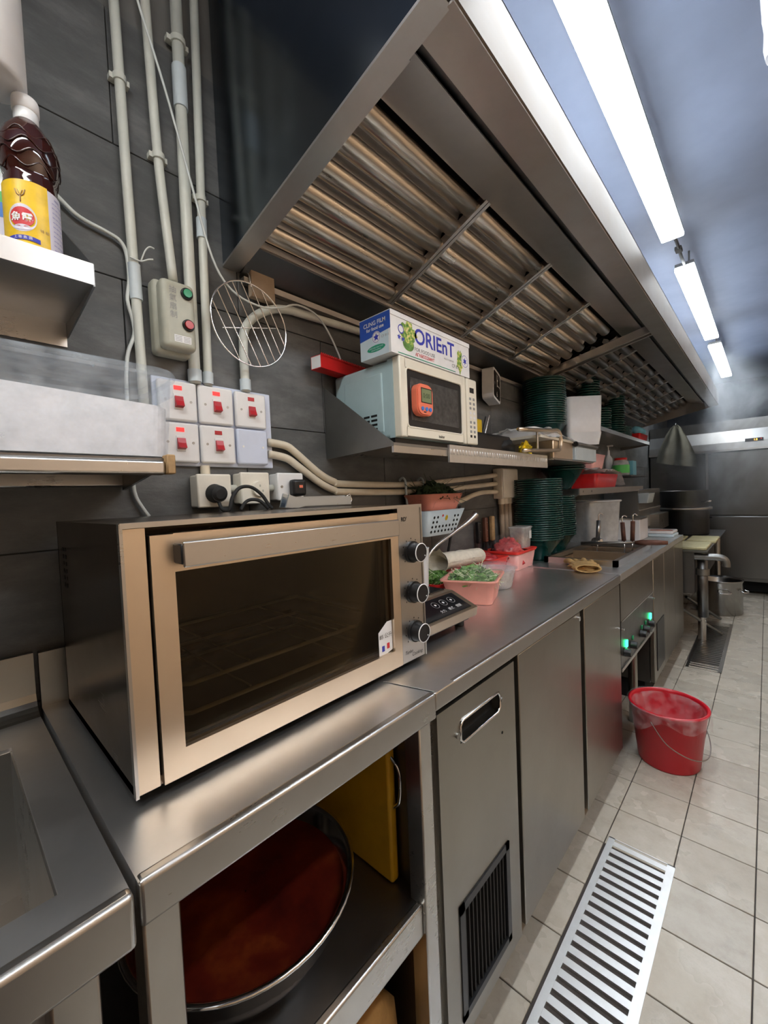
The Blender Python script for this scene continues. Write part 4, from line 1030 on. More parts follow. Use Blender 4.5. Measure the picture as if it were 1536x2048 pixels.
ck.location = (.040,1.96,1.80)
bt = thing('black_tray', 'black plastic bag wrapped box behind the microwave end of the shelf', 'box', (.14,1.58,1.4125))
obj('box', G().rbox((.05,1.42,1.4130),(.235,1.76,1.505), .010, 3), 'black', bt)
obj('bag', G().blob((.20,1.73,1.455), (.06,.075,.045), 3, .25, 9, flat=1.413), 'rubber', bt)
mg = thing('mug', 'pink mug with a loop handle on the black box', 'mug', (.13,1.50,1.506))
obj('cup', G().lathe([(.001,1.506),(.026,1.506),(.029,1.51),(.031,1.575),(.028,1.575),(.026,1.515),(.001,1.512)], (.13,1.51,0), 24), 'pink_pale', mg)
obj('handle', G().tube(smooth_path([(.150,1.488,1.566),(.165,1.468,1.562),(.168,1.462,1.54),(.160,1.47,1.52),(.148,1.488,1.516)],5), .0055, 8), 'terracotta', mg)
single('wooden_block', G().rbox((.11,1.565,1.506),(.165,1.635,1.58), .006, 2), 'gold', 'small yellow sponge block beside the pink mug', 'sponge', loc=(.13,1.60,1.506))
pn = thing('pen', 'pair of thin pens leaning beside the yellow sponge', 'pen', (.15,1.66,1.506))
obj('barrel', G().cyl((.15,1.650,1.507),(.15,1.695,1.60),.004,n=10), 'black', pn); obj('barrel', G().cyl((.155,1.664,1.507),(.155,1.715,1.608),.004,n=10), 'chrome', pn)
single('foil_wrapper', G().blob((.275,1.815,1.447), (.026,.035,.034), 3, .6, 16, flat=1.4125, smooth=False), 'gold', 'crumpled gold foil wrapper at the shelf edge', 'wrapper', loc=(.275,1.815,1.4125))
# wrapping machine with hoop handles
wm = thing('wrapping_machine', 'stainless film wrapping machine with a hoop handle, next to the shelf end', 'machine', (.18,2.2,1.405))
obj('base_plate', G().box((.002,2.005,1.404),(.335,2.60,1.409)), 'steel', wm)
obj('body', G().rbox((.05,2.02,1.410),(.325,2.29,1.500), .006, 2), 'steel_warm', wm)
obj('top_deck', G().box((.04,1.86,1.500),(.328,2.30,1.512)), 'ivory', wm)
obj('drawer', G().rbox((.20,2.300,1.412),(.335,2.66,1.500), .005, 2), 'basket_blue', wm)
obj('roller', G().cyl((.335,2.305,1.496),(.335,2.66,1.496),.012,n=16), 'sheet', wm)
obj('roller_end', G().cyl((.335,2.292,1.496),(.335,2.306,1.496),.015,n=16), 'black', wm)
hp = [(.335,1.62,1.512),(.335,1.90,1.532),(.335,2.03,1.545)]+[(.335,2.045+.048*math.sin(a),1.497+.048*math.cos(a)) for a in [PI*i/10 for i in range(1,10)]]+[(.335,2.03,1.449),(.335,1.90,1.440),(.335,1.66,1.428)]
obj('hoop_handle', G().tube(smooth_path(hp,3), .0085, 10), 'steel_warm', wm)
obj('hoop_strut', G().cyl((.325,1.83,1.434),(.325,1.83,1.528),.005,n=10), 'steel', wm)
# foam trays and a plastic bag on it
for i in range(3):
    o = G(); z = 1.5125+i*.010
    loft(o, [(round_rect(.10,.26,1.93,2.13,.03),z),(round_rect(.085,.275,1.915,2.145,.035),z+.030),(round_rect(.09,.27,1.92,2.14,.03),z+.030),(round_rect(.105,.255,1.935,2.125,.03),z+.004)], cap1=True)
    single('foam_tray', o, 'white_plastic', ('bottom', 'middle', 'top')[i]+' white foam tray of the stack on the wrapping machine', 'tray', 'foam trays on the wrapping machine', (.18,2.03,z))
def drape(u, v):
    x = .045+.30*v; y = 1.90+.80*u
    z = 1.568-.05*abs(u-.30)-.055*max(0,u-.35)*1.2 + .022*noise.fractal(Vector((u*7,v*5,2)),1,2,4) - (.05*(v-.75)/.25 if v > .75 else 0)
    return Vector((x+.02*noise.noise(Vector((u*5,v*5,9))), y, max(z,1.506)))
single('plastic_bag', G().grid(drape, 46, 22), 'bagfilm', 'crumpled white plastic bag draped over the wrapping machine', 'plastic bag', loc=(.2,2.3,1.506))
wb = thing('white_bin', 'tall white plastic bin standing in the plastic bag on the wrapping machine', 'bin', (.245,2.62,1.512), math.radians(-48), world=False)
obj('bin', loft(G(), [(round_rect(-.085,.085,-.085,.085,.02),0),(round_rect(-.098,.098,-.098,.098,.024),.075),(round_rect(-.098,.098,-.098,.098,.024),.076),(round_rect(-.104,.104,-.104,.104,.026),.275),(round_rect(-.100,.100,-.100,.100,.024),.275),(round_rect(-.082,.082,-.082,.082,.02),.004)]), 'white_plastic', wb)
obj('base_step', loft(G(), [(round_rect(-.089,.089,-.089,.089,.02),.0),(round_rect(-.1005,.1005,-.1005,.1005,.024),.070)], cap0=False, cap1=False), 'milk', wb)

# ================================================================== BOWL STACKS
def bowl_mesh(R, h, rf, name):
    g = G()
    prof = [(.001,.004),(rf*.8,.004),(rf,0),(rf*1.02,.010),(R*.60,h*.45),(R*.94,h-.009),(R*.995,h-.008),(R,h-.004),(R*.99,h),(R*.96,h),(R*.94,h-.003),(R*.57,h*.45+.004),(rf*.9,.012),(.001,.010)]
    mis = [0,0,0,0,0,0,0,0,0,1,1,1,1]
    g.lathe(prof, (0,0,0), 36, mis)
    me = bpy.data.meshes.new(name); bmesh.ops.recalc_face_normals(g.bm, faces=g.bm.faces[:]); g.bm.to_mesh(me); g.bm.free()
    me.materials.append(MT['green_bowl']); me.materials.append(MT['bowl_in']); return me
ORD = ['topmost','second','third','fourth','fifth','sixth','seventh','eighth','ninth','tenth','eleventh','twelfth','thirteenth','fourteenth','fifteenth','sixteenth','seventeenth','eighteenth','nineteenth','twentieth','twenty-first','twenty-second','twenty-third','twenty-fourth','twenty-fifth','twenty-sixth','twenty-seventh','twenty-eighth']
def stack(me, c, n, pitch, what, where, group, name='bowl', cat='bowl', jit=.0015):
    for i in range(n):
        o = bpy.data.objects.new(name, me); COL.objects.link(o)
        o.location = (c[0]+random.uniform(-jit,jit), c[1]+random.uniform(-jit,jit), c[2]+i*pitch)
        k_ = n-1-i
        w_ = 'topmost' if k_ == 0 else ('lowest' if i == 0 else ORD[k_]+' from the top')
        tag(o, '%s, %s in %s' % (what, w_, where), cat, group)
BM = bowl_mesh(.130, .125, .046, 'ramen_bowl'); BS = bowl_mesh(.082, .052, .038, 'rice_bowl'); BP = bowl_mesh(.105, .030, .055, 'side_plate')
BM2 = bowl_mesh(.118, .125, .046, 'noodle_bowl')
stack(BM, (.146,2.245,.8785), 28, .0118, 'dark green bowl', 'the tallest counter stack', 'tall counter stack of green bowls', 'noodle_bowl')
stack(BM2, (.140,2.505,.8785), 19, .0122, 'dark green bowl', 'the shorter counter stack', 'short counter stack of green bowls', 'noodle_bowl')
sh = thing('wall_shelf', 'steel wall shelf level with the hoop machine, under the tall green stack', 'shelf', (.15,2.3,1.405))
# upper stack stands on a small riser behind the wrapping machine
obj('riser_plate', G().box((.003,2.30,1.506),(.195,2.56,1.512)), 'sheet', sh); obj('riser_leg', G().box((.003,2.30,1.409),(.010,2.56,1.506)), 'sheet', sh); obj('riser_leg', G().box((.185,2.30,1.409),(.192,2.56,1.506)), 'sheet', sh)
stack(BM2, (.128,2.43,1.5125), 21, .0128, 'dark green bowl', 'the high stack left of the white bin', 'tall upper stack of green bowls', 'noodle_bowl')
us2 = wall_shelf('wall_shelf', 'long steel wall shelf of green bowls under the far part of the hood', .25, 2.72, 4.66, 1.655, .022, 0, 1.62, 1.80, 'steel', ends=(1,))
stack(BS, (.145,3.16,1.6555), 19, .0175, 'small green bowl', 'the stack right of the white bin', 'first small bowl stack on the far shelf', 'rice_bowl')
stack(BS, (.150,3.42,1.6555), 9, .0175, 'small green bowl', 'the low stack between two taller ones', 'low small bowl stack on the far shelf', 'rice_bowl')
stack(BS, (.145,3.85,1.6555), 17, .0185, 'small green bowl', 'the last tall stack before the cups', 'last tall small bowl stack', 'rice_bowl')
stack(BP, (.112,4.12,1.6555), 10, .0105, 'green side plate', 'the low pile beside the cups', 'side plates on the far shelf', 'side_plate', 'plate')
rk = thing('red_basket', 'small red basket holding blue cups at the end of the far shelf', 'basket', (.205,4.46,1.656))
obj('basket', loft(G(), [(round_rect(.170,.236,4.31,4.60,.015),1.656),(round_rect(.158,.246,4.29,4.62,.018),1.735),(round_rect(.162,.242,4.295,4.615,.018),1.735),(round_rect(.174,.232,4.316,4.594,.014),1.660)]), 'red_plastic', rk)
for i in range(5):
    o = single('blue_cup', G().lathe([(.001,0),(.030,0),(.034,.085),(.036,.086),(.032,.086),(.028,.004),(.001,.003)], (0,0,0), 24), 'blue_cup', ('first','second','third','fourth','fifth')[i]+' light blue cup from the left in the row in the red basket', 'cup', 'blue cups in the red basket')
    o.rotation_euler = (math.radians(-90), 0, 0); o.location = (.203, 4.318+i*.043, 1.772)
wbk = thing('wooden_basket', 'brown woven wooden bowl behind the white bin', 'basket', (.115,2.76,1.656))
obj('bowl', G().lathe([(.001,1.842),(.05,1.836),(.075,1.81),(.088,1.76),(.085,1.70),(.078,1.6565)], (.115,2.90,0), 32), 'wood', wbk)
for i in range(5): obj('hoop', G().tube([(.115+(.0895-.004*abs(i-2))*math.cos(a), 2.90+(.0895-.004*abs(i-2))*math.sin(a), 1.68+i*.028) for a in [2*PI*k/28 for k in range(28)]], .003, 6, closed=True), 'wood_dark', wbk)

# ---- middle shelf
md_ = thing('wall_shelf', 'low steel wall shelf with green bowls and a red box, above the boiler', 'shelf', (.14,3.2,1.262))
obj('plate', G().box((.002,2.50,1.256),(.285,4.15,1.260)), 'steel', md_)
obj('front_lip', G().box((.283,2.50,1.222),(.287,4.15,1.262)), 'steel_hood', md_)
obj('end_bracket', G().prism([(.002,1.09),(.05,1.09),(.283,1.225),(.283,1.258),(.002,1.258)], 'y', 2.498, 2.502), 'steel', md_)
obj('end_bracket', G().prism([(.002,1.09),(.05,1.09),(.283,1.225),(.283,1.258),(.002,1.258)], 'y', 4.148, 4.152), 'steel', md_)
for y in (2.56, 2.72): obj('rivet', G().cyl((.287,y,1.243),(.290,y,1.243),.006,n=10), 'bolt', md_)
stack(BM, (.140,2.66,1.2605), 5, .014, 'wide green bowl', 'the short stack on the low shelf', 'wide bowls on the low shelf', 'noodle_bowl')
rbx = thing('red_crate', 'red plastic crate with clear film on the low shelf', 'crate', (.14,3.12,1.261))
obj('crate', loft(G(), [(round_rect(.05,.25,2.95,3.42,.02),1.261),(round_rect(.035,.265,2.92,3.45,.025),1.355),(round_rect(.04,.26,2.925,3.445,.025),1.355),(round_rect(.055,.245,2.955,3.415,.02),1.266)]), 'red_plastic', rbx)
obj('film_cover', G().grid(lambda u, v: Vector((.025+.26*v, 2.85+.70*u, 1.362+.022*noise.fractal(Vector((u*6,v*4,5)),1,2,3)+.015-.10*max(0,u-.82)/.18)), 26, 12), 'bagfilm', rbx)
single('pink_basket', loft(G(), [(round_rect(.06,.22,3.0,3.22,.02),1.395),(round_rect(.045,.235,2.98,3.25,.025),1.49),(round_rect(.05,.23,2.985,3.245,.025),1.49),(round_rect(.064,.215,3.004,3.215,.02),1.40)]), 'pink_pale', 'pale pink basket sitting on the filmed red crate', 'basket', loc=(.14,3.11,1.395))

# ---- jar with a green label, far
jr = thing('sauce_jar', 'clear jar with a green label and red lid by the far fridge', 'jar', (.20,3.80,1.352))
js = thing('wall_shelf', 'small dark wall shelf under the green-labelled jar', 'shelf', (.15,3.9,1.335)); obj('plate', G().box((.002,3.66,1.338),(.30,4.22,1.351)), 'steel_dark', js)
obj('glass', G().lathe([(.001,1.3525),(.055,1.3525),(.062,1.36),(.062,1.44),(.055,1.465),(.040,1.478),(.040,1.484)], (.20,3.80,0), 28), 'cloudy', jr)
obj('label', G().lathe([(.0628,1.372),(.0628,1.437)], (.20,3.80,0), 28), 'label_green', jr)
obj('lid', G().lathe([(.046,1.478),(.046,1.495),(.001,1.497)], (.20,3.80,0), 24), 'red_plastic', jr)
pbk = thing('pump_bottle', 'small clear pump bottle standing behind the jar', 'bottle', (.10,3.76,1.352))
obj('bottle_body', G().lathe([(.001,1.352),(.03,1.352),(.03,1.50),(.012,1.53),(.010,1.57)], (.10,3.84,0), 20), 'milk', pbk); obj('pump', G().cyl((.10,3.84,1.57),(.10,3.84,1.60),.004,n=8).box((.095,3.82,1.60),(.135,3.85,1.61)), 'white_plastic', pbk)
single('blue_carton', G().rbox((.20,3.93,1.352),(.26,4.05,1.475), .003, 1), 'blue_cup', 'light blue carton standing right of the green-labelled jar', 'carton', loc=(.23,3.99,1.352))

# ================================================================== THINGS ON THE WORKTOP
ic = thing('induction_cooker', 'silver induction cooker with a black glass top and touch keys', 'cooker', (.28,.92,.8765))
cy0_, cy1_ = .785, 1.055
obj('body', G().prism([(.10,.905),(.448,.905),(.452,.930),(.366,.968),(.10,.968)], 'y', cy0_, cy1_), 'steel_warm', ic)
obj('base', G().box((.12,cy0_+.015,.893),(.43,cy1_-.015,.905)), 'black', ic)
obj('glass_top', G().box((.112,cy0_+.012,.968),(.345,cy1_-.012,.9715)), 'marble', ic)
nv = Vector((.0404,0,.0915)).normalized(); dn = Vector((.086,0,-.038)).normalized()
def kpp(u, v, h=.001): return Vector((.366,cy0_,.968))+dn*u+Vector((0,v,0))+nv*h
kp = obj('key_panel', G()._faces([kpp(.010,.012),kpp(.085,.012),kpp(.085,.250),kpp(.010,.250)], [(0,1,2,3)]), 'marble', ic)
for i in range(3):
    fnk = (lambda cy: (lambda u, v: kpp(.036+u, cy+v, .0015)))(.135+i*.038)
    obj('key_ring', ring_on(fnk, .0115, .0132), 'ink_grey', kp)
    obj('key_icon', oval_on(fnk, .004, .004, 12), 'ink_white', kp)
    g = text_g(G(), ('火力','模式','開關')[i], .012, (lambda cy: (lambda u, v: kpp(.066-v, cy+u, .0015)))(.135+i*.038)); obj('key_print', g, 'ink_white', kp)
for x, y in ((.15,.82),(.15,1.02),(.41,.82),(.41,1.02)): obj('foot', G().cyl((x,y,.8765),(x,y,.893),.014,n=12), 'rubber', ic)

def herb_pile(g, c, rx, ry, h, n, seed, mis=1, size=.012):
    rnd = random.Random(seed)
    for i in range(n):
        a = rnd.uniform(0,2*PI); q = math.sqrt(rnd.random())
        x = c[0]+rx*q*math.cos(a); y = c[1]+ry*q*math.sin(a); z = c[2]+h*(1-q*q)*rnd.uniform(.6,1.05)
        d = Vector((rnd.uniform(-1,1),rnd.uniform(-1,1),rnd.uniform(-.5,.7))).normalized(); u = d.orthogonal().normalized(); s_ = size*rnd.uniform(.6,1.4)
        p = Vector((x,y,z))
        if rnd.random() < .22:
            L = s_*2.4; g._faces([p-d*L-u*.0012, p+d*L-u*.0012, p+d*L+u*.0012, p-d*L+u*.0012], [(0,1,2,3)], min(1,mis))
        else:
            v = d.cross(u)*.2
            g._faces([p-d*s_, p-d*s_*.3+u*s_*.7+v*s_, p+d*s_*.5+u*s_*.5, p+d*s_, p+d*s_*.5-u*s_*.5, p-d*s_*.3-u*s_*.7+v*s_], [(0,1,2,3,4,5)], 0)
    return g
# pink box of coriander
px_ = thing('pink_tub', 'salmon pink rectangular tub of coriander on the worktop', 'tub', (.285,1.315,.8762), math.radians(20), world=False)
obj('tub', loft(G(), [(round_rect(-.075,.075,-.085,.085,.02),0),(round_rect(-.092,.092,-.105,.105,.024),.078),(round_rect(-.100,.100,-.113,.113,.026),.080),(round_rect(-.100,.100,-.113,.113,.026),.085),(round_rect(-.088,.088,-.100,.100,.022),.085),(round_rect(-.072,.072,-.082,.082,.018),.004)]), 'pink', px_)
obj('handle_slot', G().rbox((-.101,-.05,.066),(-.0935,.05,.071), .002, 1), 'terracotta', px_)
o = single('coriander', herb_pile(G(), (0,0,0), .088, .098, .045, 900, 3), ['leaf','leaf_pale'], 'green coriander leaves heaped in the salmon pink tub', 'herbs', kind='stuff')
o.location = (.285,1.315,.945); o.rotation_euler.z = math.radians(20)
o = single('cling_film', G().grid(lambda u, v: Vector(((u-.5)*.205, (v-.5)*.235, .006+.048*max(0,1-((u-.5)**2+(v-.5)**2)*4.2)+.004*noise.noise(Vector((u*9,v*9,1)))+(-.03 if v > .97 or u > .97 else 0))), 26, 26), 'film', 'clear film stretched over the coriander in the pink tub', 'film')
o.location = (.285,1.315,.957); o.rotation_euler.z = math.radians(20)
# red tray with sprouts
rt = thing('red_tub', 'red tray of shredded green onion behind the induction cooker', 'tray', (.11,1.31,.8762), math.radians(8), world=False)
obj('tray', loft(G(), [(round_rect(-.065,.065,-.09,.09,.02),0),(round_rect(-.080,.080,-.105,.105,.024),.052),(round_rect(-.085,.085,-.110,.110,.024),.056),(round_rect(-.076,.076,-.100,.100,.022),.056),(round_rect(-.062,.062,-.086,.086,.018),.004)]), 'red_plastic', rt)
g = text_g(G(), '6.216', .026, lambda u, v: Vector((.0745+v*.26, -.045+u, .028+v)), bold=.0005); obj('hand_lettering', g, 'ink_white', rt)
o = single('green_onion', herb_pile(G(), (0,0,0), .07, .095, .030, 600, 5, size=.011), ['leaf','leaf_pale'], 'shredded green onion piled in the red tray', 'vegetable', kind='stuff'); o.location = (.11,1.31,.928)
rt2 = thing('red_tub', 'shallow red tray under the rolled cream towel', 'tray', (.09,1.53,.8762), math.radians(4), world=False)
obj('tray', loft(G(), [(round_rect(-.06,.06,-.085,.085,.02),0),(round_rect(-.070,.070,-.105,.105,.024),.060),(round_rect(-.075,.075,-.110,.110,.024),.064),(round_rect(-.066,.066,-.100,.100,.022),.064),(round_rect(-.056,.056,-.082,.082,.018),.004)]), 'red_bright', rt2)
tw = thing('rolled_towel', 'rolled cream towel lying across the red trays', 'towel', (.12,1.47,.942))
def roll(u, v):
    a = 2*PI*v; r = .043*(1-.12*u)+.004*noise.noise(Vector((u*8,v*3,4)))+.012*max(0,.12-u)/.12
    c = Vector((.105+.03*u, 1.345+.27*u, .990-.004*u)); return c+Vector((r*math.cos(a)*.95, 0, r*math.sin(a)*.85))
obj('roll', G().grid(roll, 30, 24), 'towel', tw)
obj('fold_flap', G().grid(lambda u, v: Vector((.08+.05*u, 1.34+.05*v-.01*u, .995+.055*u*(1-v)+.02*(1-u))), 6, 6), 'towel', tw)
sp_ = [(.001+.030*q/22*.9, 0) for q in range(22)]
obj('roll_end', G().tube([(.135+.95*(.004+.0011*i)*math.cos(i*.55), 1.6155, .986+.85*(.004+.0011*i)*math.sin(i*.55)) for i in range(24)], .0022, 6), 'towel', tw)
# round clear tub
ct = thing('round_tub', 'round clear plastic tub with a domed lid, holding beige mushrooms', 'tub', (.262,1.525,.8762), world=False)
obj('tub', G().lathe([(.001,0),(.058,0),(.064,.006),(.078,.070),(.080,.078)], (0,0,0), 36), 'cloudy', ct)
obj('lid', G().lathe([(.083,.074),(.087,.078),(.086,.084),(.074,.088),(.05,.100),(.001,.104)], (0,0,0), 36), 'clear', ct)
o = single('mushrooms', G().blob((0,0,.030), (.066,.066,.038), 3, .25, 16, flat=.003), 'mush', 'beige mushrooms seen through the round clear tub', 'food', kind='stuff'); o.location = (.262,1.525,.8762)
# meat box
mb = thing('meat_box', 'pink and red box heaped with raw meat under film', 'box', (.105,1.985,.8762), math.radians(3), world=False)
obj('tub', loft(G(), [(round_rect(-.078,.078,-.105,.105,.018),0),(round_rect(-.090,.090,-.120,.120,.02),.085),(round_rect(-.086,.086,-.116,.116,.02),.085),(round_rect(-.074,.074,-.100,.100,.016),.004)]), 'pink_pale', mb)
obj('rim', loft(G(), [(round_rect(-.092,.092,-.124,.124,.02),.080),(round_rect(-.098,.098,-.130,.130,.022),.092),(round_rect(-.094,.094,-.126,.126,.022),.094),(round_rect(-.084,.084,-.112,.112,.02),.086)], cap0=False, cap1=False), 'red_bright', mb)
o = single('raw_meat', G().blob((0,0,.045), (.080,.088,.100), 4, .26, 14, flat=.005), 'meat', 'heap of raw red meat in the pink box', 'meat'); o.location = (.105,1.955,.8785)
mb2 = thing('red_tray', 'bright red tray beside the meat box, holding filmed meat', 'tray', (.085,1.765,.8762), world=False)
obj('tray', loft(G(), [(round_rect(-.062,.062,-.070,.070,.018),0),(round_rect(-.076,.076,-.086,.086,.02),.072),(round_rect(-.082,.082,-.092,.092,.02),.078),(round_rect(-.072,.072,-.080,.080,.02),.078),(round_rect(-.058,.058,-.066,.066,.016),.004)]), 'red_bright', mb2)
o = single('raw_meat', G().blob((0,0,.05), (.064,.072,.046), 3, .25, 14, flat=.005), 'meat', 'smaller portion of raw meat in the bright red tray', 'meat'); o.location = (.085,1.765,.8785)
o = single('cling_film', G().grid(lambda u, v: Vector(((u-.5)*.18, (v-.5)*.26, .01+.074*max(0,1-((u-.5)**2+(v-.5)**2)*4)+.006*noise.noise(Vector((u*8,v*8,6))))), 22, 26), 'film', 'glossy clear film over the heaped raw meat', 'film'); o.location = (.105,1.945,.968); o.scale = (1,.72,1)
# clear square tub
qt = thing('square_tub', 'square clear tub of brown preserved food in front of the green bowls', 'tub', (.128,2.058,.9700), world=False)
obj('tub', loft(G(), [(round_rect(-.035,.035,-.045,.045,.012),0),(round_rect(-.042,.042,-.052,.052,.014),.10)], cap1=False), 'cloudy', qt)
obj('lid', loft(G(), [(round_rect(-.045,.045,-.055,.055,.015),.098),(round_rect(-.047,.047,-.057,.057,.016),.104),(round_rect(-.043,.043,-.053,.053,.014),.108)], cap0=False), 'cloudy', qt)
obj('price_label', G().box((.0415,.012,.045),(.0435,.036,.085)), 'ink_white', qt)
o = single('preserved_food', G().blob((0,0,.032), (.036,.046,.036), 3, .25, 16, flat=.004), 'mud', 'brown preserved food seen through the square clear tub', 'food', kind='stuff'); o.location = (.128,2.058,.9700)

obj('inner_lid', G().box((-.080,.030,.0905),(.080,.110,.0925)), 'red_bright', mb)
# ---- hanging basket of leaves
hb_ = thing('hanging_basket', 'grey-blue perforated plastic basket hanging on the wall conduits', 'basket', (.085,1.36,1.105))
def bring(z):
    t = (z-1.10)/.09
    return round_rect(.030-.010*t, .120+.026*t, 1.262-.020*t, 1.470+.034*t, .022)
obj('basket', loft(G(), [(bring(1.10),1.10),(bring(1.20),1.20),([(x,y) for x, y in bring(1.19)],1.20),([(x*.98+.0015,y) for x, y in round_rect(.034,.117,1.266,1.466,.02)],1.104)], cap1=True), 'basket_blue', hb_)
for r_ in range(4):
    for c_ in range(8):
        if r_ >= 2 and 2 <= c_ <= 5: continue
        y = 1.285+c_*.0235+r_*.001; z = 1.118+r_*.0185; x = .120+.026*(z-1.10)/.09
        obj('hole', G().cyl((x-.002,y,z),(x+.0012,y,z-.0003),.0052,n=10), 'void', hb_)
sl_ = obj('sticker', G()._faces([(.1335,1.333,1.152),(.1335,1.385,1.152),(.1445,1.387,1.187),(.1445,1.335,1.187)], [(0,1,2,3)]), 'ink_white', hb_)
obj('sticker_pear', oval_on(lambda u, v: Vector((.1405+v*.3, 1.371+u, 1.168+v)), .009, .011, 16), 'gold', sl_)
obj('sticker_dot', oval_on(lambda u, v: Vector((.1435+v*.3, 1.343+u, 1.178+v)), .005, .005, 12), 'ink_red', sl_)
obj('clip', G().tube(smooth_path([(.120,1.502,1.208),(.105,1.512,1.18),(.085,1.51,1.14),(.07,1.505,1.09),(.05,1.50,.99)],4), .006, 8), 'rubber', hb_)
for y in (1.245, 1.36): obj('hook', G().tube(smooth_path([(.045,y,1.21),(.042,y,1.27),(.040,y,1.318),(.025,y,1.332),(.010,y,1.322)],4), .0045, 8), 'basket_blue', hb_)
lp = thing('leaf_tub', 'dull pink plastic tub of dark leaves nested in the hanging basket', 'tub', (.085,1.36,1.20))
obj('tub', loft(G(), [(round_rect(.030,.135,1.262,1.470,.03),1.20),(round_rect(.014,.155,1.236,1.500,.04),1.262),(round_rect(.018,.151,1.240,1.496,.04),1.264),(round_rect(.036,.130,1.268,1.464,.028),1.204)]), 'terracotta', lp)
o = single('dark_leaves', herb_pile(G(), (0,0,0), .060, .105, .055, 260, 9, size=.024), ['leaf_dark','leaf_dark'], 'dark green leaves piled in the dull pink tub', 'leaves', kind='stuff'); o.location = (.085,1.37,1.245)

for i, (y, m_, h_) in enumerate(((1.815,'black',1.118), (1.885,'wood_dark',1.135), (1.955,'wood',1.138))):
    kn = thing('kitchen_knife', ('black-handled kitchen knife hanging on the wall behind the meat','dark brown handled knife between two others on the wall','lighter brown handled knife nearest the junction box pipes')[i], 'knife', (.022,y,.98), group='knives on the wall behind the meat')
    obj('grip', G().rbox((.012,y-.014,1.01),(.034,y+.014,h_), .006, 2), m_, kn)
    obj('blade', G().prism([(y-.012,1.011),(y+.012,1.011),(y+.018,.90),(y-.008,.885)], 'x', .021, .024), 'steel_dark', kn)
    for z_ in (1.03, 1.07, 1.11): obj('rivet', G().cyl((.034,y,z_),(.0345,y,z_),.003,n=8), 'bolt', kn)
# ---- cup with a steel ladle behind the oven knobs
cu = thing('utensil_cup', 'white plastic cup holding a ladle, just behind the oven knobs', 'cup', (.245,1.115,.9425))
cu.location = (.185,1.130,.8765); ORIG[cu] = Vector((.185,1.130,.8765))
obj('cup', G().lathe([(.001,.8765),(.024,.8765),(.026,.88),(.034,1.075),(.036,1.078),(.032,1.078),(.025,.884),(.001,.882)], (.185,1.130,0), 28), 'milk', cu)
lh = thing('steel_ladle', 'shiny steel spoon handle leaning out of the white cup', 'ladle', (.185,1.130,.885))
pts = smooth_path([(.178,1.116,.884),(.188,1.130,.98),(.204,1.180,1.065),(.218,1.285,1.112),(.232,1.375,1.150),(.240,1.425,1.178)],5)
obj('handle', G().tube(pts, [.0055+.0095*max(0,(i/(len(pts)-1)-.62)/.38) for i in range(len(pts))], 12), 'steel', lh)
# ---- tongs lying on top of the oven
tg = thing('tongs', 'steel tongs lying on top of the oven', 'tongs', (.20,.66,1.241))
zt = Z1_ov = 1.2402
obj('arm', G().prism([(.600,zt+.004),(.612,zt+.040),(.645,zt+.030),(.77,zt+.030),(.825,zt+.030),(.825,zt+.004),(.66,zt+.006),(.64,zt+.001)], 'x', .150, .154), 'tong_steel', tg)
obj('arm', G().prism([(.600,zt+.004),(.612,zt+.036),(.645,zt+.026),(.77,zt+.026),(.825,zt+.028),(.825,zt+.003),(.66,zt+.005),(.64,zt+.001)], 'x', .176, .180), 'tong_steel', tg)
obj('spring_ring', G().tube([(.160,.822,zt+.008),(.160,.838,zt+.004),(.160,.846,zt+.016),(.160,.838,zt+.034),(.160,.824,zt+.026)], .0022, 8, closed=True), 'chrome', tg)
tg.location = tg.location
# ---- tan glove
gl = thing('work_glove', 'crumpled tan cotton glove at the front of the worktop by the boiler', 'glove', (.43,2.085,.877), math.radians(-65), world=False); gl.scale = (1.45,1.5,1.35)
def glv(u, v):
    x = (u-.5)*.17; y = (v-.5)*.10*(1-.35*abs(u-.5))
    return Vector((x, y+.012*noise.noise(Vector((u*4,3,v))), .014+.020*math.sin(PI*v)+.016*noise.fractal(Vector((u*5,v*4,7)),1,2,4)))
t = bmesh.new(); gg = G(); gg.blob((0,0,.010), (.072,.042,.014), 4, .30, 12, seed=2, flat=.001)
obj('palm', gg, 'glove', gl)
for i, (a, b, c_) in enumerate(((-.07,.028,.5), (-.085,.008,.2), (-.082,-.014,-.1), (-.07,-.034,-.4))):
    obj('finger', G().tube(smooth_path([(-.03,b*.8,.012),(a*.9,b*1.1,.015+.003*(i%2)),(a*1.42,b*1.35,.009)],4), [.009,.0095,.0095,.0092,.009,.0088,.0085,.008,.006], 10), 'glove', gl)
obj('cuff', G().lathe([(.034,0),(.038,.012),(.037,.030),(.034,.034),(.031,.030),(.031,.002)], (0,0,0), 24, mat=Matrix.Translation((.052,0,.016)) @ Matrix.Scale(.36,4,(0,0,1)) @ Matrix.Rotation(PI/2,4,'Y')), 'glove', gl)

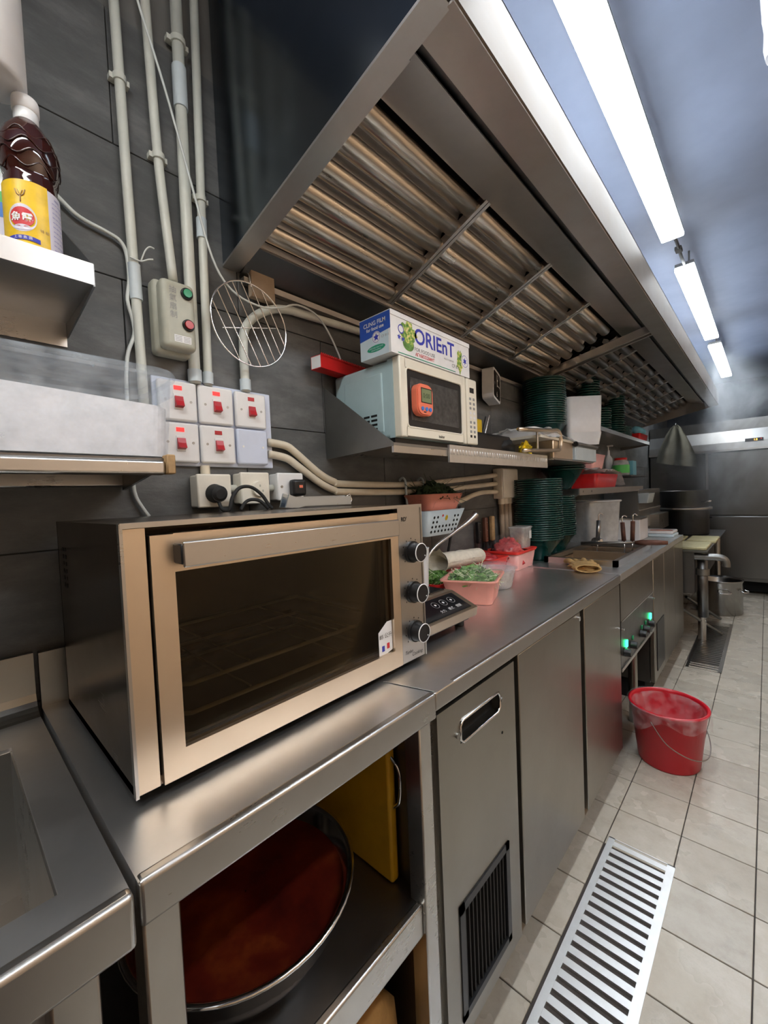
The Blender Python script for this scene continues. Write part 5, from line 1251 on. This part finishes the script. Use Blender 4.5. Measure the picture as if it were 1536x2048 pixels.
# ---- boiler accessories
for i, (x, y, dx, dy, L) in enumerate(((.280,2.78,.006,.02,.26), (.425,2.82,-.012,.01,.24), (.462,2.84,.004,.01,.25))):
    t = thing('noodle_strainer', ('leftmost','middle','rightmost')[i]+' noodle strainer handle standing up out of the boiler well', 'strainer', (x,y,.803), group='noodle strainers in the boiler')
    obj('basket', G().lathe([(.001,.802),(.03,.804),(.045,.815),(.050,.855),(.048,.855),(.028,.808)], (x,y,0), 20), 'sheet', t)
    obj('rod', G().tube([(x,y+.048,.80),(x,y+.05,.88),(x+dx*.3,y+.052+dy*.3,.93)], .004, 8), 'chrome', t)
    obj('grip', G().tube([(x+dx*.3,y+.052+dy*.3,.925),(x+dx,y+.052+dy,.885+L*.65)], .0125, 12), 'wood_dark' if i else 'steel', t)
    obj('hook', G().tube(smooth_path([(x+dx,y+.052+dy,.88+L*.65),(x+dx*1.1,y+.054+dy,.88+L*.80),(x+dx+.008,y+.066+dy,.88+L*.84),(x+dx+.02,y+.074+dy,.88+L*.80)],4), .0035, 8), 'chrome', t)
sk_ = thing('skimmer', 'flat skimmer with a dark wooden grip resting across the boiler', 'skimmer', (.4,2.72,.91))
obj('shaft', G().tube([(.21,2.74,.9145),(.42,2.80,.922),(.50,2.825,.924)], [.013,.007,.006], 8), 'steel', sk_)
obj('grip', G().tube([(.49,2.822,.924),(.52,2.83,.925),(.60,2.85,.926),(.65,2.862,.926)], [.010,.016,.016,.011], 12), 'wood_dark', sk_)
single('ladle_bowl', G().lathe([(.001,.030),(.020,.027),(.034,.014),(.037,0)], (0,0,0), 20), 'chrome', 'upturned shiny ladle bowl on the boiler edge', 'ladle', loc=None).location = (.245,2.955,.9085)
lb_ = thing('clear_crate', 'cloudy clear storage crate leaning in the steam behind the boiler', 'crate', (.12,3.02,.8785), world=False)
lb_.rotation_euler = (0, 0, math.radians(-35))
obj('crate', loft(G(), [(round_rect(-.12,.12,-.12,.12,.03),0),(round_rect(-.135,.135,-.135,.135,.035),.29)], cap1=False), 'crate_plastic', lb_)
obj('rim', G().tube([(x,y,.290) for x, y in round_rect(-.138,.138,-.138,.138,.036,5)], .007, 8, closed=True), 'milk', lb_)
lb_.location = (.165,2.93,.9065) if False else (.155,3.17,.8775)
wx = thing('white_carton', 'white foam box with steel rim beside the clear crate', 'box', (.33,3.42,.877), world=False)
obj('box', G().rbox((-.11,-.13,0),(.11,.13,.15), .006, 2), 'white_plastic', wx)
obj('rim', G().box((-.115,-.135,.150),(.115,.135,.160)), 'steel', wx)
wx.location = (.31,3.46,.877)
fc = thing('folded_cloth', 'stack of folded white and blue cloths at the counter end', 'cloth', (.46,3.72,.877))
obj('fold', G().rbox((.33,3.62,.877),(.575,3.84,.899), .009, 3), 'pale_blue', fc); obj('fold', G().rbox((.335,3.625,.9),(.57,3.835,.922), .009, 3), 'white_plastic', fc)
obj('knife', G().box((.42,3.66,.9225),(.56,3.69,.926)), 'terracotta', fc)

# ================================================================== STOVE, POTS AND FAR END
sv = thing('gas_stove', 'low dark gas stove with pale boards on top at the far end of the counter', 'stove', (.38,4.75,0))
obj('body', G().box((.02,3.9,.42),(.66,5.75,.74)), 'steel_dark', sv)
obj('top', G().box((.02,3.88,.74),(.745,5.76,.752)), 'steel_dark', sv)
for x, y in ((.68,4.15),(.68,5.6),(.08,4.0),(.08,5.6)): obj('leg', G().cyl((x,y,0),(x,y,.74),.028,n=14), 'steel', sv)
obj('gas_pipe', G().tube(smooth_path([(.60,3.95,.70),(.72,3.96,.70),(.80,3.97,.70),(.835,3.975,.685),(.845,3.98,.65),(.845,3.98,.63)],5), .026, 12), 'sheet', sv)
obj('drop_pipe', G().tube([(.70,4.02,.70),(.70,4.02,.45),(.70,4.03,.22)], .034, 12), 'steel_dark', sv)
obj('pipe_collar', G().cyl((.70,4.02,.60),(.70,4.02,.55),.045,n=16), 'sheet', sv)
obj('brace', G().cyl((.56,3.92,.30),(.79,4.35,.01),.012,n=8), 'sheet', sv); obj('brace', G().cyl((.56,4.3,.30),(.75,4.80,.02),.012,n=8), 'steel_dark', sv)
k_ = 0
for i, (x0, y0) in enumerate(((.30,3.93),(.53,3.93),(.32,4.38),(.55,4.42))):
    single('chopping_board', G().rbox((x0,y0,.7525),(x0+.205,y0+.40,.776), .006, 1), 'stone_board', ('near left','near right','far left','far right')[i]+' pale yellow board of the four on the stove', 'board', 'pale boards on the stove', (x0+.1,y0+.2,.7525))
sh_ = thing('splash_box', 'boxy stainless pan stand behind the pale boards', 'stand', (.18,4.4,.753))
obj('box', G().box((.03,3.95,.90),(.29,4.88,1.225)), 'steel', sh_)
obj('shelf_line', G().box((.285,3.95,1.05),(.296,4.88,1.06)), 'steel_hood', sh_)
obj('top_lip', G().box((.02,3.94,1.225),(.30,4.89,1.235)), 'chrome', sh_)
obj('base', G().box((.03,3.95,.7525),(.27,4.88,.90)), 'steel_dark', sh_)
obj('foot_box', G().box((.27,4.40,.86),(.36,4.88,1.0)), 'steel', sh_)
tr = thing('metal_tray', 'small steel food pan hooked on the splash stand', 'tray', (.31,4.05,1.10)); obj('pan', loft(G(), [(round_rect(.292,.36,3.93,4.13,.01),1.12),(round_rect(.290,.375,3.91,4.15,.012),1.20)], cap1=False), 'basket_blue', tr)
bp = thing('big_stockpot', 'big dark stockpot steaming on the stove by the fridge', 'pot', (.44,5.22,.753))
obj('pot', G().lathe([(.001,.753),(.20,.753),(.21,.765),(.21,1.19),(.217,1.195),(.207,1.195),(.203,.77),(.001,.765)], (.44,5.22,0), 40), 'steel_dark', bp)
obj('band', G().lathe([(.211,1.00),(.235,1.005),(.235,1.025),(.211,1.028)], (.44,5.22,0), 40), 'steel', bp)
obj('handle', G().tube(smooth_path([(.60,5.07,1.08),(.66,5.00,1.09),(.68,5.06,1.09),(.645,5.12,1.08)],4), .008, 8), 'chrome', bp)
st_ = thing('stockpot', 'shiny steel stockpot standing on the floor by the far drain', 'pot', (.722,5.16,0))
obj('pot', G().lathe([(.001,0),(.172,0),(.178,.008),(.178,.30),(.186,.318),(.190,.324),(.184,.326),(.172,.30),(.171,.01),(.001,.008)], (.722,5.16,0), 44), 'pot_steel', st_)
for sg in (-1, 1):
    a0 = math.radians(-75 if sg < 0 else -15)
    c_ = Vector((.722+.18*math.cos(a0), 5.16+.18*math.sin(a0), .235)); d_ = Vector((math.cos(a0), math.sin(a0), 0)); tt = Vector((-d_.y, d_.x, 0))
    obj('handle', G().tube(smooth_path([c_-tt*.045, c_-tt*.04+d_*.035-Vector((0,0,.012)), c_+tt*.04+d_*.035-Vector((0,0,.012)), c_+tt*.045],5), .006, 8), 'chrome', st_)
# ---- upright fridge
fr = thing('upright_fridge', 'tall four-door stainless fridge across the end of the kitchen', 'fridge', (.6,6.4,0))
FYF = 6.0
obj('body', G().box((.012,FYF+.04,.16),(1.44,6.72,1.95)), 'steel_fridge', fr)
def fdoor(x0, x1, z0, z1):
    d = obj('door', G().rbox((x0,FYF,z0),(x1,FYF+.04,z1), .006, 2), 'steel_fridge', fr)
    obj('hinge', G().box((x1-.03 if x0 < .3 else x0+.002,FYF-.004,z1-.02),(x1-.004 if x0 < .3 else x0+.03,FYF,z1-.004)), 'black', d)
    return d
for a, b in ((.015,.556),(.580,1.435)):
    fdoor(a, b, .895, 1.600); fdoor(a, b, .20, .882)
obj('centre_post', G().box((.558,FYF-.004,.20),(.578,FYF+.03,1.60)), 'steel', fr)
pnl = obj('control_panel', G().prism([(FYF-.035,1.612),(FYF-.025,1.70),(FYF+.10,1.955),(FYF+.12,1.955),(FYF+.12,1.612)], 'x', .012, 1.44), 'fridge_panel', fr)
obj('trim', G().box((.012,FYF-.045,1.605),(1.44,FYF,1.628)), 'steel', fr)
dsp = obj('display', G().box((.90,FYF-.033,1.690),(1.048,FYF-.020,1.724)), 'black', pnl)
MT['amber'] = plain('amber_display', (.8,.4,.02), .4, 0, 0, emit=(1,.5,.05), estr=4)
g = text_g(G(), '1.2', .026, on_my(.985, FYF-.0335, 1.707)); obj('digits', g, 'amber', dsp)
obj('led', G().cyl((1.03,FYF-.0335,1.714),(1.03,FYF-.0325,1.714),.004,n=8), 'red_lamp', dsp)
for x in (.06, 1.38): obj('leg', G().cyl((x,FYF+.12,0),(x,FYF+.12,.16),.025,n=14), 'rubber', fr); obj('leg', G().cyl((x,6.6,0),(x,6.6,.16),.025,n=14), 'rubber', fr)
obj('kick', G().box((.02,FYF+.16,.03),(1.42,FYF+.17,.16)), 'void', fr)  # black sheet standing in for the shadow under the fridge
# ---- rag hanging in front of the fridge
rg = thing('hanging_rag', 'grey dishcloth hanging from a hook in front of the tall fridge', 'cloth', (.27,5.92,1.52))
def ragf(u, v):
    w_ = .02+.20*v**.7; x = .29+(u-.5)*2*w_*(1-.25*max(0,v-.7)) ; z = 1.955-.47*v+.05*(abs(u-.5)*2)*v*(1 if u < .5 else -.6)
    return Vector((x, FYF-.075+.03*math.sin(u*14+v*2)*min(1,v*2)+.012*noise.noise(Vector((u*5,v*5,3))), z))
obj('cloth', G().grid(ragf, 34, 24), 'rag', rg)
obj('hook', G().tube(smooth_path([(.29,FYF+.09,1.962),(.29,FYF-.0,1.985),(.29,FYF-.075,1.975),(.29,FYF-.08,1.945)],4), .005, 8), 'chrome', rg)

# ================================================================== RED BUCKET
bk = thing('red_bucket', 'red plastic bucket lined with a clear bag on the tiled floor', 'bucket', (.733,2.222,.0005))
obj('pail', G().lathe([(.001,.004),(.112,.004),(.116,0),(.120,.006),(.148,.252),(.156,.256),(.157,.264),(.150,.268),(.143,.262),(.141,.25),(.114,.012),(.001,.010)], (.733,2.222,.0005), 52), 'red_bucket', bk)
ha = math.radians(-40)
def hp_(a, r, z): return Vector((.733+r*math.cos(a), 2.222+r*math.sin(a), z))
obj('wire_handle', G().tube(smooth_path([hp_(ha-1.15,.152,.225), hp_(ha-.75,.160,.150), hp_(ha-.2,.158,.100), hp_(ha+.35,.156,.085), hp_(ha+.95,.156,.105), hp_(ha+1.35,.158,.16), hp_(ha+1.75,.152,.225)],6), .0022, 8), 'bolt', bk)
def liner(u, v):
    a = 2*PI*u
    if v < .55:
        q = v/.55; r = .10+.042*q; z = .05+.215*q
        r -= .006+.006*noise.noise(Vector((math.cos(a)*3,math.sin(a)*3,q*4)))
    else:
        q = (v-.55)/.45
        dr_ = .045+.045*(.5+.5*math.sin(a*2+.6))+.02*math.sin(a*5)
        r = .160+.006*noise.noise(Vector((math.cos(a)*4,math.sin(a)*4,q*3)))+.004*q; z = .268-dr_*q
    return Vector((.733+r*math.cos(a), 2.222+r*math.sin(a), z))
single('bin_liner', G().grid(liner, 60, 20), 'liner', 'clear plastic liner folded over the red bucket rim', 'plastic bag', loc=(.733,2.222,.05))
# ---- plastic hanging from above at the top right corner
hpb = single('plastic_sleeve', G().grid(lambda u, v: Vector((1.090+.030*math.cos(2*PI*u)*(1-.6*v)+.004*noise.noise(Vector((u*6,v*6,1))), 1.47+.05*math.sin(2*PI*u)*(1-.5*v), ZC-.002-.31*v)), 24, 12), 'bagfilm', 'wrinkled clear plastic sleeve hanging at the top right corner', 'plastic bag', loc=(1.09,1.47,ZC-.12))

# ================================================================== STEAM over the stove
def steam_mat():
    m = bpy.data.materials.new('steam'); m.use_nodes = True; nt = m.node_tree
    nt.nodes.remove(nt.nodes['Principled BSDF'])
    v = N(nt, 'ShaderNodeVolumeScatter'); v.inputs['Color'].default_value = (.85,.92,1,1); v.inputs['Anisotropy'].default_value = .25
    tc = N(nt, 'ShaderNodeTexCoord')
    mp = N(nt, 'ShaderNodeMapping'); mp.inputs['Scale'].default_value = (1,1,.7); nt.links.new(tc.outputs['Object'], mp.inputs[0])
    t = N(nt, 'ShaderNodeTexNoise'); t.inputs['Scale'].default_value = 3.0; t.inputs['Detail'].default_value = 5; t.inputs['Roughness'].default_value = .62; t.inputs['Distortion'].default_value = .9
    nt.links.new(mp.outputs[0], t.inputs['Vector'])
    r = ramp(nt, t.outputs['Fac'], [(.46, gray(0)), (.72, gray(1))])
    gr = N(nt, 'ShaderNodeTexGradient', gradient_type='SPHERICAL')
    mp2 = N(nt, 'ShaderNodeMapping'); mp2.inputs['Scale'].default_value = (1/.62,1/.85,1/.85); nt.links.new(tc.outputs['Object'], mp2.inputs[0]); nt.links.new(mp2.outputs[0], gr.inputs[0])
    a = N(nt, 'ShaderNodeMath', operation='MULTIPLY'); nt.links.new(r, a.inputs[0]); nt.links.new(gr.outputs['Fac'], a.inputs[1])
    b = N(nt, 'ShaderNodeMath', operation='MULTIPLY'); nt.links.new(a.outputs[0], b.inputs[0]); b.inputs[1].default_value = 4.5
    nt.links.new(b.outputs[0], v.inputs['Density']); nt.links.new(v.outputs[0], nt.nodes['Material Output'].inputs['Volume'])
    return m
MT['steam'] = steam_mat()
g = G().blob((0,0,0), (.6,.8,.82), 3, 0, 1)
o = single('steam_cloud', g, 'steam', 'drifting pale steam rising over the stove towards the farthest light', 'steam', kind='stuff'); o.location = (.72,4.85,1.72)

g = G().blob((0,0,0), (.26,.42,.26), 3, 0, 1)
m2 = MT['steam'].copy(); m2.name = 'boiler_steam'; MT['steam2'] = m2
for n in m2.node_tree.nodes:
    if n.type == 'MAPPING' and abs(n.inputs['Scale'].default_value[0]-1/.62) < .01: n.inputs['Scale'].default_value = (1/.28,1/.45,1/.28)
    if n.type == 'TEX_NOISE': n.inputs['Scale'].default_value = 5.0
o = single('steam_cloud', g, 'steam2', 'thin white steam hanging low over the noodle boiler well', 'steam', kind='stuff'); o.location = (.33,2.74,1.10)
